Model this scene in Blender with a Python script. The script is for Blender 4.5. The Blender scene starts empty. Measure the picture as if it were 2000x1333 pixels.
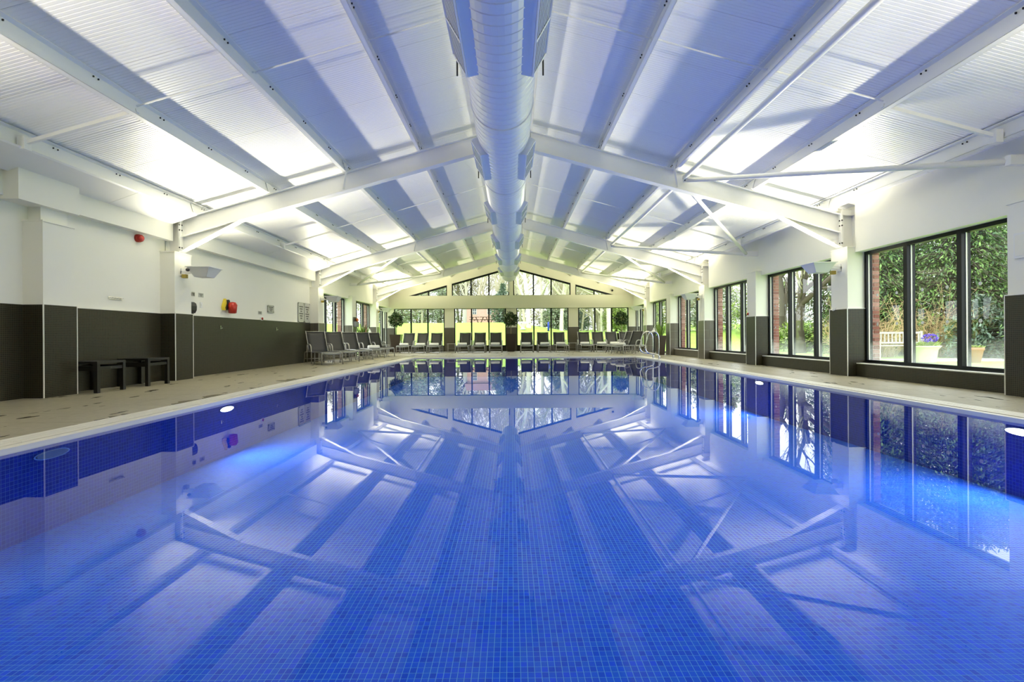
import bpy, math, random
from mathutils import Vector, Matrix

random.seed(7)
SC = bpy.context.scene
COL = SC.collection
PI = math.pi

# ------------------------------------------------------------------ camera, world, lights, exposure
H_CAM = 0.804
cam_d = bpy.data.cameras.new('camera')
cam_d.lens = 18.0
cam_d.sensor_width = 36.0
cam_d.shift_x = 0.0005
cam_d.shift_y = -0.00475
cam_d.clip_end = 400
cam = bpy.data.objects.new('camera', cam_d)
cam.location = (0, 0, H_CAM)
cam.rotation_euler = (PI / 2, 0.0068, 0)
COL.objects.link(cam)
SC.camera = cam

SKY = 3.1
UPLIGHT_W = 185.0
POOL_W = 21.0
world = bpy.data.worlds.new('world')
SC.world = world
world.use_nodes = True
wb = world.node_tree.nodes['Background']
wb.inputs[0].default_value = (0.93, 0.97, 1.0, 1)
wb.inputs[1].default_value = SKY

SC.view_settings.view_transform = 'Standard'
SC.view_settings.look = 'None'
SC.view_settings.exposure = 0.65
SC.view_settings.gamma = 1.0
SC.view_settings.use_curve_mapping = False
SC.cycles.max_bounces = 8
SC.cycles.diffuse_bounces = 5
SC.cycles.glossy_bounces = 4
SC.cycles.transparent_max_bounces = 16
SC.cycles.caustics_reflective = False
SC.cycles.caustics_refractive = False
SC.cycles.sample_clamp_indirect = 4.0

# ------------------------------------------------------------------ main dimensions (metres, y = into the hall)
W_PIER = 6.40      # pool face of the wall piers
W_IN = 6.55        # sill wall and lintel plane
W_GL = 6.72        # glazing plane
W_WALL = 6.68      # blind wall on the left
Y0, Y1 = -7.0, 27.6
FRAMES = [2.75, 9.99, 17.22, 24.47]
TAN = 0.275
RAF_TOP = 4.89     # rafter top at the ridge
CEIL = 5.12        # ceiling underside at the ridge
PX0, PX1, PY0, PY1 = -3.74, 4.75, 0.4, 19.6
WATER_Z = -0.035
POOL_D = 0.74
TILE = 0.032
TILE_Y = 0.0385
DADO = 1.28
SL = math.hypot(1, TAN)
CS, SN = 1 / SL, TAN / SL


# ------------------------------------------------------------------ materials
def new_mat(name):
    m = bpy.data.materials.new(name)
    m.use_nodes = True
    return m, m.node_tree.nodes, m.node_tree.links


def principled(name, col, rough=0.5, metal=0.0, noise=0.0, nscale=8.0, bump=0.0, spec=0.5, emit=None, estr=0.0, sub=None):
    m, n, l = new_mat(name)
    b = n['Principled BSDF']
    b.inputs['Base Color'].default_value = (*col, 1)
    b.inputs['Roughness'].default_value = rough
    b.inputs['Metallic'].default_value = metal
    b.inputs['Specular IOR Level'].default_value = spec
    if emit:
        b.inputs['Emission Color'].default_value = (*emit, 1)
        b.inputs['Emission Strength'].default_value = estr
    if noise or bump:
        tc = n.new('ShaderNodeTexCoord')
        nt = n.new('ShaderNodeTexNoise')
        nt.inputs['Scale'].default_value = nscale
        nt.inputs['Detail'].default_value = 4
        l.new(tc.outputs['Object'], nt.inputs['Vector'])
        if noise:
            mx = n.new('ShaderNodeMix')
            mx.data_type = 'RGBA'
            d = [max(0, c * (1 - noise)) for c in col]
            u = [min(1, c * (1 + noise)) for c in col]
            mx.inputs[6].default_value = (*d, 1)
            mx.inputs[7].default_value = (*u, 1)
            l.new(nt.outputs['Fac'], mx.inputs[0])
            l.new(mx.outputs[2], b.inputs['Base Color'])
        if bump:
            bp = n.new('ShaderNodeBump')
            bp.inputs['Strength'].default_value = bump
            bp.inputs['Distance'].default_value = 0.01
            l.new(nt.outputs['Fac'], bp.inputs['Height'])
            l.new(bp.outputs['Normal'], b.inputs['Normal'])
    return m


def vmath(n, l, op, a, b=None):
    k = n.new('ShaderNodeVectorMath')
    k.operation = op
    for i, s in enumerate((a, b)):
        if s is None:
            continue
        if isinstance(s, (tuple, list)):
            k.inputs[i].default_value = s
        else:
            l.new(s, k.inputs[i])
    return k.outputs[0]


def fmath(n, l, op, a, b=None, c=None):
    k = n.new('ShaderNodeMath')
    k.operation = op
    for i, s in enumerate((a, b, c)):
        if s is None:
            continue
        if isinstance(s, (int, float)):
            k.inputs[i].default_value = s
        else:
            l.new(s, k.inputs[i])
    return k.outputs[0]


def mosaic(name, t, joint, cols, grout, rough=0.2, off=(0, 0, 0), spec=0.5):
    """square mosaic in world space on any axis-aligned face; colour of each piece from a hash of its cell"""
    m, n, l = new_mat(name)
    b = n['Principled BSDF']
    b.inputs['Roughness'].default_value = rough
    b.inputs['Specular IOR Level'].default_value = spec
    g = n.new('ShaderNodeNewGeometry')
    p = vmath(n, l, 'ADD', g.outputs['Position'], off)
    tv = t if isinstance(t, tuple) else (t, t, t)
    q = vmath(n, l, 'MULTIPLY', p, tuple(1 / k for k in tv))
    fr = vmath(n, l, 'FRACTION', q)
    # push the sampled cell a little inside the face so coplanar cells do not flicker
    inn = vmath(n, l, 'SUBTRACT', q, vmath(n, l, 'MULTIPLY', g.outputs['True Normal'], (0.3, 0.3, 0.3)))
    fl = vmath(n, l, 'FLOOR', inn)
    wn = n.new('ShaderNodeTexWhiteNoise')
    wn.noise_dimensions = '3D'
    l.new(fl, wn.inputs['Vector'])
    cr = n.new('ShaderNodeValToRGB')
    cr.color_ramp.interpolation = 'LINEAR'
    e = cr.color_ramp.elements
    e[0].position = 0
    e[0].color = (*cols[0], 1)
    e[1].position = 1
    e[1].color = (*cols[-1], 1)
    for i, c in enumerate(cols[1:-1]):
        k = e.new((i + 1) / (len(cols) - 1))
        k.color = (*c, 1)
    l.new(wn.outputs['Value'], cr.inputs['Fac'])
    sp = n.new('ShaderNodeSeparateXYZ')
    l.new(fr, sp.inputs[0])
    sn = n.new('ShaderNodeSeparateXYZ')
    l.new(g.outputs['True Normal'], sn.inputs[0])
    lines = None
    for i in range(3):
        d = fmath(n, l, 'ABSOLUTE', fmath(n, l, 'SUBTRACT', sp.outputs[i], 0.5))
        on = fmath(n, l, 'GREATER_THAN', d, 0.5 - joint / tv[i] / 2)
        fac = fmath(n, l, 'LESS_THAN', fmath(n, l, 'ABSOLUTE', sn.outputs[i]), 0.7)
        on = fmath(n, l, 'MULTIPLY', on, fac)
        lines = on if lines is None else fmath(n, l, 'MAXIMUM', lines, on)
    mx = n.new('ShaderNodeMix')
    mx.data_type = 'RGBA'
    l.new(lines, mx.inputs[0])
    l.new(cr.outputs['Color'], mx.inputs[6])
    mx.inputs[7].default_value = (*grout, 1)
    l.new(mx.outputs[2], b.inputs['Base Color'])
    return m


def clear(name, ior, tint=(1, 1, 1), rough=0.0, bump=0.0):
    """thin clear sheet: fresnel reflection over straight transmission"""
    m, n, l = new_mat(name)
    n.remove(n['Principled BSDF'])
    out = n['Material Output']
    tr = n.new('ShaderNodeBsdfTransparent')
    tr.inputs[0].default_value = (*tint, 1)
    gl = n.new('ShaderNodeBsdfGlossy')
    gl.inputs['Roughness'].default_value = rough
    fr = n.new('ShaderNodeFresnel')
    fr.inputs['IOR'].default_value = ior
    g = n.new('ShaderNodeNewGeometry')
    f = fmath(n, l, 'MULTIPLY', fr.outputs[0], fmath(n, l, 'SUBTRACT', 1.0, g.outputs['Backfacing']))
    mx = n.new('ShaderNodeMixShader')
    l.new(f, mx.inputs[0])
    l.new(tr.outputs[0], mx.inputs[1])
    l.new(gl.outputs[0], mx.inputs[2])
    l.new(mx.outputs[0], out.inputs['Surface'])
    if bump:
        tc = n.new('ShaderNodeTexCoord')
        nt = n.new('ShaderNodeTexNoise')
        nt.inputs['Scale'].default_value = 2.2
        nt.inputs['Detail'].default_value = 2
        l.new(tc.outputs['Object'], nt.inputs['Vector'])
        bp = n.new('ShaderNodeBump')
        bp.inputs['Strength'].default_value = bump
        bp.inputs['Distance'].default_value = 0.01
        l.new(nt.outputs['Fac'], bp.inputs['Height'])
        l.new(bp.outputs[0], gl.inputs['Normal'])
        l.new(bp.outputs[0], fr.inputs['Normal'])
    return m


def misted(name):
    """the window glass with a film of condensation along its lower edge"""
    m = clear(name, 1.5, (0.97, 0.985, 0.98))
    n, l = m.node_tree.nodes, m.node_tree.links
    g = n.new('ShaderNodeNewGeometry')
    sp = n.new('ShaderNodeSeparateXYZ')
    l.new(g.outputs['Position'], sp.inputs[0])
    nt = n.new('ShaderNodeTexNoise')
    nt.inputs['Scale'].default_value = 2.5
    nt.inputs['Detail'].default_value = 5
    l.new(g.outputs['Position'], nt.inputs['Vector'])
    hgt = fmath(n, l, 'ADD', sp.outputs[2], fmath(n, l, 'MULTIPLY', nt.outputs['Fac'], -0.55))
    mr = n.new('ShaderNodeMapRange')
    mr.inputs['From Min'].default_value = 0.0
    mr.inputs['From Max'].default_value = 0.45
    mr.inputs['To Min'].default_value = 0.17
    mr.inputs['To Max'].default_value = 0.0
    l.new(hgt, mr.inputs['Value'])
    tl = n.new('ShaderNodeBsdfTranslucent')
    tl.inputs[0].default_value = (0.9, 0.92, 0.92, 1)
    mx = n.new('ShaderNodeMixShader')
    out = n['Material Output']
    prev = out.inputs['Surface'].links[0].from_socket
    l.new(mr.outputs[0], mx.inputs[0])
    l.new(prev, mx.inputs[1])
    l.new(tl.outputs[0], mx.inputs[2])
    l.new(mx.outputs[0], out.inputs['Surface'])
    return m


def leafmat(name, c0, c1, rough=0.5, trans=0.25):
    m, n, l = new_mat(name)
    b = n['Principled BSDF']
    b.inputs['Roughness'].default_value = rough
    g = n.new('ShaderNodeNewGeometry')
    mx = n.new('ShaderNodeMix')
    mx.data_type = 'RGBA'
    l.new(g.outputs['Random Per Island'], mx.inputs[0])
    mx.inputs[6].default_value = (*c0, 1)
    mx.inputs[7].default_value = (*c1, 1)
    l.new(mx.outputs[2], b.inputs['Base Color'])
    return m


def deckmat(name):
    m, n, l = new_mat(name)
    b = n['Principled BSDF']
    g = n.new('ShaderNodeNewGeometry')
    oi = n.new('ShaderNodeObjectInfo')
    # fine stone grain
    n1 = n.new('ShaderNodeTexNoise')
    n1.inputs['Scale'].default_value = 14
    n1.inputs['Detail'].default_value = 6
    l.new(g.outputs['Position'], n1.inputs['Vector'])
    # long damp smears that follow the pool edge
    mp = vmath(n, l, 'MULTIPLY', g.outputs['Position'], (3.2, 0.85, 1))
    n2 = n.new('ShaderNodeTexNoise')
    n2.inputs['Scale'].default_value = 1.6
    n2.inputs['Detail'].default_value = 3
    l.new(mp, n2.inputs['Vector'])
    wet = n.new('ShaderNodeValToRGB')
    wet.color_ramp.elements[0].position = 0.64
    wet.color_ramp.elements[0].color = (0, 0, 0, 1)
    wet.color_ramp.elements[1].position = 0.67
    wet.color_ramp.elements[1].color = (1, 1, 1, 1)
    l.new(n2.outputs['Fac'], wet.inputs['Fac'])
    n3 = n.new('ShaderNodeTexNoise')
    n3.inputs['Scale'].default_value = 0.75
    n3.inputs['Detail'].default_value = 4
    l.new(g.outputs['Position'], n3.inputs['Vector'])
    sx = n.new('ShaderNodeSeparateXYZ')
    l.new(g.outputs['Position'], sx.inputs[0])
    dist = fmath(n, l, 'SUBTRACT', PX0 - 0.34, sx.outputs[0])
    reach = fmath(n, l, 'MULTIPLY', fmath(n, l, 'SUBTRACT', n3.outputs['Fac'], 0.50), 2.4)
    smear = fmath(n, l, 'MULTIPLY', fmath(n, l, 'LESS_THAN', dist, reach), fmath(n, l, 'GREATER_THAN', dist, -0.01))
    wetness = fmath(n, l, 'MAXIMUM', wet.outputs['Color'], fmath(n, l, 'MULTIPLY', smear, 0.7))
    mx = n.new('ShaderNodeMix')
    mx.data_type = 'RGBA'
    l.new(n1.outputs['Fac'], mx.inputs[0])
    mx.inputs[6].default_value = (0.24, 0.215, 0.14, 1)
    mx.inputs[7].default_value = (0.40, 0.365, 0.26, 1)
    my = n.new('ShaderNodeMix')
    my.data_type = 'RGBA'
    l.new(wetness, my.inputs[0])
    l.new(mx.outputs[2], my.inputs[6])
    my.inputs[7].default_value = (0.17, 0.145, 0.085, 1)
    l.new(my.outputs[2], b.inputs['Base Color'])
    rg = n.new('ShaderNodeMix')
    l.new(wetness, rg.inputs[0])
    rg.inputs[2].default_value = 0.42
    rg.inputs[3].default_value = 0.16
    l.new(rg.outputs[0], b.inputs['Roughness'])
    return m


M = {}
M['wall'] = principled('white_wall_paint', (0.88, 0.87, 0.79), 0.65, noise=0.015, nscale=2)
M['cream'] = principled('cream_wall_paint', (0.82, 0.79, 0.66), 0.6, noise=0.015, nscale=2)
M['steel'] = principled('white_steel_paint', (0.86, 0.86, 0.84), 0.38)
M['ceil'] = principled('white_coated_panel', (0.90, 0.90, 0.90), 0.42, noise=0.02, nscale=1.2, spec=0.35)
M['trimw'] = principled('white_edge_trim', (0.86, 0.85, 0.78), 0.4)
M['mosaic'] = mosaic('dark_bronze_mosaic', 0.025, 0.0035, [(0.012, 0.010, 0.005), (0.022, 0.019, 0.011), (0.016, 0.018, 0.012), (0.026, 0.016, 0.008)], (0.085, 0.078, 0.050), 0.30, off=(0, 0.003, 0.004), spec=0.25)
M['bigtile'] = principled('grey_brown_wall_tile', (0.105, 0.092, 0.068), 0.3, noise=0.12, nscale=5)
M['grout'] = principled('pale_grout', (0.32, 0.30, 0.25), 0.8)
M['pool'] = mosaic('blue_pool_mosaic', (TILE, TILE_Y, TILE), 0.0030, [(0.005, 0.075, 0.76), (0.007, 0.100, 0.86), (0.010, 0.125, 0.84), (0.006, 0.085, 0.94)], (0.17, 0.48, 0.92), 0.6, spec=0.03)
M['poolw'] = mosaic('deep_blue_pool_mosaic', TILE, 0.0026, [(0.004, 0.022, 0.30), (0.006, 0.03, 0.36), (0.005, 0.026, 0.42)], (0.05, 0.13, 0.45), 0.6, spec=0.03)
M['deck'] = deckmat('honed_stone_deck')
M['joint'] = principled('deck_joint_grout', (0.30, 0.27, 0.20), 0.8)
M['coping'] = principled('cream_grating', (0.80, 0.77, 0.66), 0.45)
M['black'] = principled('black_window_frame', (0.006, 0.007, 0.009), 0.35, spec=0.2)
M['glass'] = clear('window_glass', 1.5, (0.97, 0.985, 0.98))
M['mist'] = misted('misted_window_glass')
M['water'] = clear('pool_water', 1.29, (0.97, 0.985, 1.0), 0.0, 0.012)
M['dot'] = principled('white_glass_dot', (0.8, 0.82, 0.8), 0.6)
M['brick'] = principled('red_brick', (0.30, 0.095, 0.075), 0.85, noise=0.35, nscale=9, bump=0.3)
_n, _l = M['brick'].node_tree.nodes, M['brick'].node_tree.links
_oi = _n.new('ShaderNodeObjectInfo')
_hs = _n.new('ShaderNodeHueSaturation')
_l.new(fmath(_n, _l, 'MULTIPLY_ADD', _oi.outputs['Random'], 0.7, 0.7), _hs.inputs['Value'])
_l.new(fmath(_n, _l, 'MULTIPLY_ADD', _oi.outputs['Random'], -0.3, 1.0), _hs.inputs['Saturation'])
_l.new(_n['Mix'].outputs[2], _hs.inputs['Color'])
_l.new(_hs.outputs[0], _n['Principled BSDF'].inputs['Base Color'])
M['mortar'] = principled('pale_mortar', (0.55, 0.50, 0.45), 0.9)
M['chrome'] = principled('polished_stainless', (0.75, 0.75, 0.73), 0.14, metal=1.0)
M['alu'] = principled('grey_aluminium', (0.40, 0.39, 0.37), 0.35, metal=0.7)
M['sling'] = principled('black_mesh_fabric', (0.028, 0.029, 0.032), 0.55, noise=0.15, nscale=60)
M['slingseat'] = principled('sheen_grey_mesh', (0.17, 0.18, 0.18), 0.5, noise=0.12, nscale=60)  # black mesh lightened in colour for the grazing sheen on the seats
M['towel'] = principled('white_towel', (0.86, 0.85, 0.83), 0.9, bump=0.3, nscale=60)
M['galv'] = principled('galvanised_duct', (0.80, 0.82, 0.85), 0.36, metal=0.30)
M['louvre'] = principled('dark_louvre_gap', (0.03, 0.03, 0.035), 0.6)
M['blackwood'] = principled('black_stained_wood', (0.010, 0.009, 0.007), 0.4, noise=0.2, nscale=20)
M['red'] = principled('red_plastic', (0.45, 0.025, 0.015), 0.3)
M['yellow'] = principled('yellow_plastic', (0.80, 0.62, 0.05), 0.5)
M['darkplastic'] = principled('black_plastic', (0.012, 0.012, 0.012), 0.4)
M['greyplate'] = principled('brushed_plate', (0.42, 0.42, 0.37), 0.4, noise=0.08, nscale=30)
M['print'] = principled('grey_print', (0.10, 0.10, 0.09), 0.7)
M['acrylic'] = principled('pale_acrylic_board', (0.52, 0.53, 0.49), 0.25)
M['housing'] = principled('pale_lamp_housing', (0.80, 0.80, 0.78), 0.4)
M['lamp'] = principled('lit_lamp_lens', (1, 1, 1), 0.4, emit=(1.0, 0.97, 0.82), estr=9.0)
M['poollamp'] = principled('lit_pool_lamp_lens', (1, 1, 1), 0.3, emit=(0.85, 0.93, 1.0), estr=9.0)
M['dimlens'] = principled('dull_blue_lens', (0.05, 0.12, 0.35), 0.4)
M['brass'] = principled('brass_gland', (0.35, 0.27, 0.06), 0.4, metal=0.5)
M['planter'] = principled('dark_brown_planter', (0.042, 0.028, 0.020), 0.35, noise=0.1, nscale=10)
M['soil'] = principled('potting_soil', (0.03, 0.02, 0.012), 0.9)
M['bark'] = principled('pale_brown_bark', (0.30, 0.24, 0.15), 0.85, noise=0.3, nscale=20)
M['bay'] = leafmat('bay_leaf', (0.010, 0.028, 0.006), (0.045, 0.095, 0.018), 0.35)
M['blade'] = leafmat('snake_plant_blade', (0.06, 0.15, 0.015), (0.30, 0.42, 0.06), 0.4)
M['grass'] = principled('spring_lawn', (0.26, 0.43, 0.045), 0.9, noise=0.3, nscale=0.6)
M['paving'] = principled('pale_paving', (0.60, 0.58, 0.54), 0.8, noise=0.15, nscale=3)
M['treebark'] = principled('grey_tree_bark', (0.48, 0.44, 0.32), 0.9, noise=0.35, nscale=6)  # bark colour kept pale for the overexposed look outdoors
M['darkbark'] = principled('dark_tree_bark', (0.08, 0.065, 0.045), 0.9, noise=0.3, nscale=6)
M['twig'] = principled('pale_bare_twig', (0.42, 0.38, 0.25), 0.9)  # twigs paled in colour to look overexposed against the sky
M['birch'] = principled('pale_birch_bark', (0.60, 0.57, 0.46), 0.85, noise=0.25, nscale=5)
M['brown'] = principled('dry_brown_twig', (0.50, 0.37, 0.19), 0.9)
M['conifer'] = leafmat('cypress_spray', (0.03, 0.085, 0.028), (0.20, 0.34, 0.075), 0.6)
M['evergreen'] = leafmat('evergreen_leaf', (0.13, 0.19, 0.12), (0.42, 0.48, 0.32), 0.6)
M['freshleaf'] = leafmat('fresh_green_leaf', (0.16, 0.26, 0.05), (0.42, 0.52, 0.13), 0.6)
M['bluegreen'] = leafmat('blue_green_leaf', (0.08, 0.14, 0.10), (0.26, 0.34, 0.25), 0.6)
M['pinkbrick'] = principled('washed_out_pink_brick', (0.72, 0.44, 0.38), 0.9, noise=0.2, nscale=3)  # brick colour bleached for the overexposed far view
M['rooftile'] = principled('brown_roof_tile', (0.22, 0.13, 0.09), 0.9, noise=0.2, nscale=4)
M['whitepaint'] = principled('white_garden_paint', (0.75, 0.75, 0.72), 0.6)
M['greywood'] = principled('silvered_teak', (0.48, 0.46, 0.42), 0.8, noise=0.2, nscale=8)
M['darkwood'] = principled('dark_garden_wood', (0.15, 0.08, 0.06), 0.8)
M['stone'] = principled('pale_stone', (0.62, 0.60, 0.52), 0.85, noise=0.15, nscale=8)
M['terra'] = principled('terracotta', (0.52, 0.22, 0.12), 0.8, noise=0.15, nscale=8)
M['purple'] = leafmat('purple_petal', (0.10, 0.05, 0.50), (0.25, 0.16, 0.75), 0.6)
M['blue'] = principled('blue_painted_metal', (0.02, 0.05, 0.45), 0.4)
M['white'] = principled('plain_white_enamel', (0.85, 0.85, 0.84), 0.35)
M['orange'] = principled('orange_petal', (0.75, 0.20, 0.04), 0.6)
M['greybox'] = principled('mid_grey_box', (0.22, 0.22, 0.24), 0.5)
M['pane'] = principled('dark_house_pane', (0.10, 0.11, 0.13), 0.2)


# ------------------------------------------------------------------ mesh helpers
class MB:
    def __init__(self):
        self.v, self.f = [], []

    def poly(self, pts):
        i = len(self.v)
        self.v += [tuple(p) for p in pts]
        self.f.append(tuple(range(i, i + len(pts))))
        return self

    def box(self, x0, x1, y0, y1, z0, z1):
        i = len(self.v)
        if x0 > x1: x0, x1 = x1, x0
        if y0 > y1: y0, y1 = y1, y0
        if z0 > z1: z0, z1 = z1, z0
        self.v += [(x0, y0, z0), (x1, y0, z0), (x1, y1, z0), (x0, y1, z0), (x0, y0, z1), (x1, y0, z1), (x1, y1, z1), (x0, y1, z1)]
        for q in ((0, 3, 2, 1), (4, 5, 6, 7), (0, 1, 5, 4), (1, 2, 6, 5), (2, 3, 7, 6), (3, 0, 4, 7)):
            self.f.append(tuple(i + k for k in q))
        return self

    def _prism(self, a, b):
        n, i = len(a), len(self.v)
        self.v += [tuple(p) for p in a] + [tuple(p) for p in b]
        self.f.append(tuple(i + k for k in range(n)))
        self.f.append(tuple(i + n + k for k in reversed(range(n))))
        for k in range(n):
            j = (k + 1) % n
            self.f.append((i + k, i + n + k, i + n + j, i + j))
        return self

    def prism_y(self, poly, y0, y1):
        ar = sum(poly[k][0] * poly[(k + 1) % len(poly)][1] - poly[(k + 1) % len(poly)][0] * poly[k][1] for k in range(len(poly)))
        if ar < 0: poly = poly[::-1]
        return self._prism([(x, y0, z) for x, z in poly], [(x, y1, z) for x, z in poly])

    def prism_x(self, poly, x0, x1):
        ar = sum(poly[k][0] * poly[(k + 1) % len(poly)][1] - poly[(k + 1) % len(poly)][0] * poly[k][1] for k in range(len(poly)))
        if ar > 0: poly = poly[::-1]
        return self._prism([(x0, y, z) for y, z in poly], [(x1, y, z) for y, z in poly])

    def bar(self, p0, p1, w, h, up=(0, 0, 1)):
        """rectangular bar between two points; w across, h along up"""
        p0, p1 = Vector(p0), Vector(p1)
        d = (p1 - p0).normalized()
        s = d.cross(Vector(up))
        s = s.normalized() if s.length > 1e-6 else Vector((1, 0, 0))
        u = s.cross(d)
        a = [p + s * (w / 2 * i) + u * (h / 2 * j) for p in (p0, p1) for i, j in ((-1, -1), (1, -1), (1, 1), (-1, 1))]
        i = len(self.v)
        self.v += [tuple(q) for q in a]
        for q in ((0, 1, 2, 3), (7, 6, 5, 4), (0, 4, 5, 1), (1, 5, 6, 2), (2, 6, 7, 3), (3, 7, 4, 0)):
            self.f.append(tuple(i + k for k in q))
        return self

    def tube(self, pts, r, n=8, cap=True):
        pts = [Vector(p) for p in pts]
        m = len(pts)
        rs = r if isinstance(r, (list, tuple)) else [r] * m
        base = len(self.v)
        ref = None
        for k, p in enumerate(pts):
            d = (pts[min(k + 1, m - 1)] - pts[max(k - 1, 0)])
            d = d.normalized() if d.length > 1e-9 else Vector((0, 0, 1))
            if ref is None:
                ref = Vector((0, 0, 1)) if abs(d.z) < 0.9 else Vector((1, 0, 0))
            s = d.cross(ref)
            if s.length < 1e-5:
                s = d.cross(Vector((0, 1, 0)))
            s.normalize()
            t = s.cross(d)
            ref = t
            for j in range(n):
                a = 2 * PI * j / n
                self.v.append(tuple(p + (s * math.cos(a) + t * math.sin(a)) * rs[k]))
        for k in range(m - 1):
            for j in range(n):
                a, b = base + k * n + j, base + k * n + (j + 1) % n
                self.f.append((a, a + n, b + n, b))
        if cap:
            self.f.append(tuple(base + j for j in range(n)))
            self.f.append(tuple(base + (m - 1) * n + j for j in reversed(range(n))))
        return self

    def lathe(self, prof, c=(0, 0, 0), n=16):
        base = len(self.v)
        for r, z in prof:
            for j in range(n):
                a = 2 * PI * j / n
                self.v.append((c[0] + r * math.cos(a), c[1] + r * math.sin(a), c[2] + z))
        for k in range(len(prof) - 1):
            for j in range(n):
                a, b = base + k * n + j, base + k * n + (j + 1) % n
                self.f.append((a, b, b + n, a + n))
        self.f.append(tuple(base + j for j in reversed(range(n))))
        self.f.append(tuple(base + (len(prof) - 1) * n + j for j in range(n)))
        return self

    def frustum(self, a, b, z0, z1):
        """a, b = (x0,x1,y0,y1) at z0 and z1"""
        i = len(self.v)
        for q, z in ((a, z0), (b, z1)):
            self.v += [(q[0], q[2], z), (q[1], q[2], z), (q[1], q[3], z), (q[0], q[3], z)]
        for q in ((0, 3, 2, 1), (4, 5, 6, 7), (0, 1, 5, 4), (1, 2, 6, 5), (2, 3, 7, 6), (3, 0, 4, 7)):
            self.f.append(tuple(i + k for k in q))
        return self

    def mesh(self, name, mat=None, smooth=False):
        me = bpy.data.meshes.new(name)
        me.from_pydata(self.v, [], self.f)
        if mat is not None:
            me.materials.append(mat)
        if smooth:
            me.polygons.foreach_set('use_smooth', [True] * len(me.polygons))
        me.update()
        return me

    def build(self, name, mat, parent=None, smooth=False, loc=None, rot=None):
        return link(name, self.mesh(name, mat, smooth), parent, loc, rot)


def link(name, data, parent=None, loc=None, rot=None):
    o = bpy.data.objects.new(name, data)
    COL.objects.link(o)
    if parent is not None:
        o.parent = parent
    if loc is not None:
        o.location = loc
    if rot is not None:
        o.rotation_euler = rot
    return o


def tag(o, label=None, cat=None, group=None, kind=None):
    if label: o['label'] = label
    if cat: o['category'] = cat
    if group: o['group'] = group
    if kind: o['kind'] = kind
    return o


def thing(name, label, cat, loc=(0, 0, 0), rz=0.0, group=None, kind=None):
    o = link(name, None, None, loc, (0, 0, rz))
    o.empty_display_size = 0.1
    return tag(o, label, cat, group, kind)


def copy_tree(o, parent=None, loc=None, rz=None, label=None, group=None):
    c = o.copy()
    COL.objects.link(c)
    if parent is not None:
        c.parent = parent
    if loc is not None: c.location = loc
    if rz is not None: c.rotation_euler = (0, 0, rz)
    if label: c['label'] = label
    if group: c['group'] = group
    for ch in list(o.children):
        copy_tree(ch, c)
    return c


def B(x0, x1, y0, y1, z0, z1):
    return MB().box(x0, x1, y0, y1, z0, z1)


def roof_z(x, top=CEIL):
    return top - TAN * abs(x)


# ================================================================== THE SETTING
# ---- pool shell
g = 0.25
pf = thing('pool_floor', 'bright blue mosaic pool floor seen through the water', 'pool floor', (0, 0, 0), kind='structure')
ZF = -POOL_D
MB().box(PX0, PX1, PY0, PY1, ZF - 0.2, ZF).build('bed', M['pool'], pf)
# near mosaic pieces as geometry, aligned with the material's grid
RAISE = 0.0005
jt = 0.0015
tm = MB().box(jt, TILE - jt, jt, TILE_Y - jt, 0.0, RAISE).mesh('tile', M['pool'])
D_NEAR = (H_CAM + POOL_D) / 0.690
cells = []
field = MB()
r0 = int(D_NEAR / TILE_Y)
for r in range(r0, r0 + 22):
    y = r * TILE_Y
    half = y + 0.12
    for c in range(int(-half / TILE), int(half / TILE) + 1):
        if PX0 + TILE < c * TILE < PX1 - 2 * TILE:
            cells.append((r, c))
cells.sort(key=lambda q: (q[0] - r0 - 2) ** 2 * 9 + q[1] ** 2 if q[0] >= r0 + 1 else 1e9 + q[1] ** 2)
for k, (r, c) in enumerate(cells):
    if k < 300:
        link('tile', tm, pf, (c * TILE, r * TILE_Y, ZF))
    else:
        i = len(field.v)
        x0, x1, y0, y1 = c * TILE + jt, (c + 1) * TILE - jt, r * TILE_Y + jt, (r + 1) * TILE_Y - jt
        a, b = ZF, ZF + RAISE
        field.v += [(x0, y0, a), (x1, y0, a), (x1, y1, a), (x0, y1, a), (x0, y0, b), (x1, y0, b), (x1, y1, b), (x0, y1, b)]
        for q in ((4, 5, 6, 7), (0, 1, 5, 4), (1, 2, 6, 5), (2, 3, 7, 6), (3, 0, 4, 7)):
            field.f.append(tuple(i + s for s in q))
o = field.build('tile_field', M['pool'], pf)
o['kind'] = 'stuff'

pw = thing('pool_wall', 'deep blue mosaic side walls of the swimming pool', 'pool wall', (0, 0, 0), kind='structure')
MB().box(PX0 - g, PX0, PY0 - g, PY1 + g, ZF - 0.2, -0.03).build('side_panel', M['poolw'], pw)
MB().box(PX1, PX1 + g, PY0 - g, PY1 + g, ZF - 0.2, -0.03).build('side_panel', M['poolw'], pw)
MB().box(PX0, PX1, PY1, PY1 + g, ZF - 0.2, -0.03).build('end_panel', M['poolw'], pw)
MB().box(PX0, PX1, PY0 - g, PY0, ZF - 0.2, -0.03).build('end_panel', M['poolw'], pw)

wt = MB().poly([(PX0, PY0, WATER_Z), (PX1, PY0, WATER_Z), (PX1, PY1, WATER_Z), (PX0, PY1, WATER_Z)]).build('pool_water', M['water'])
tag(wt, 'still clear water filling the blue swimming pool', 'water', kind='structure')

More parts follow.
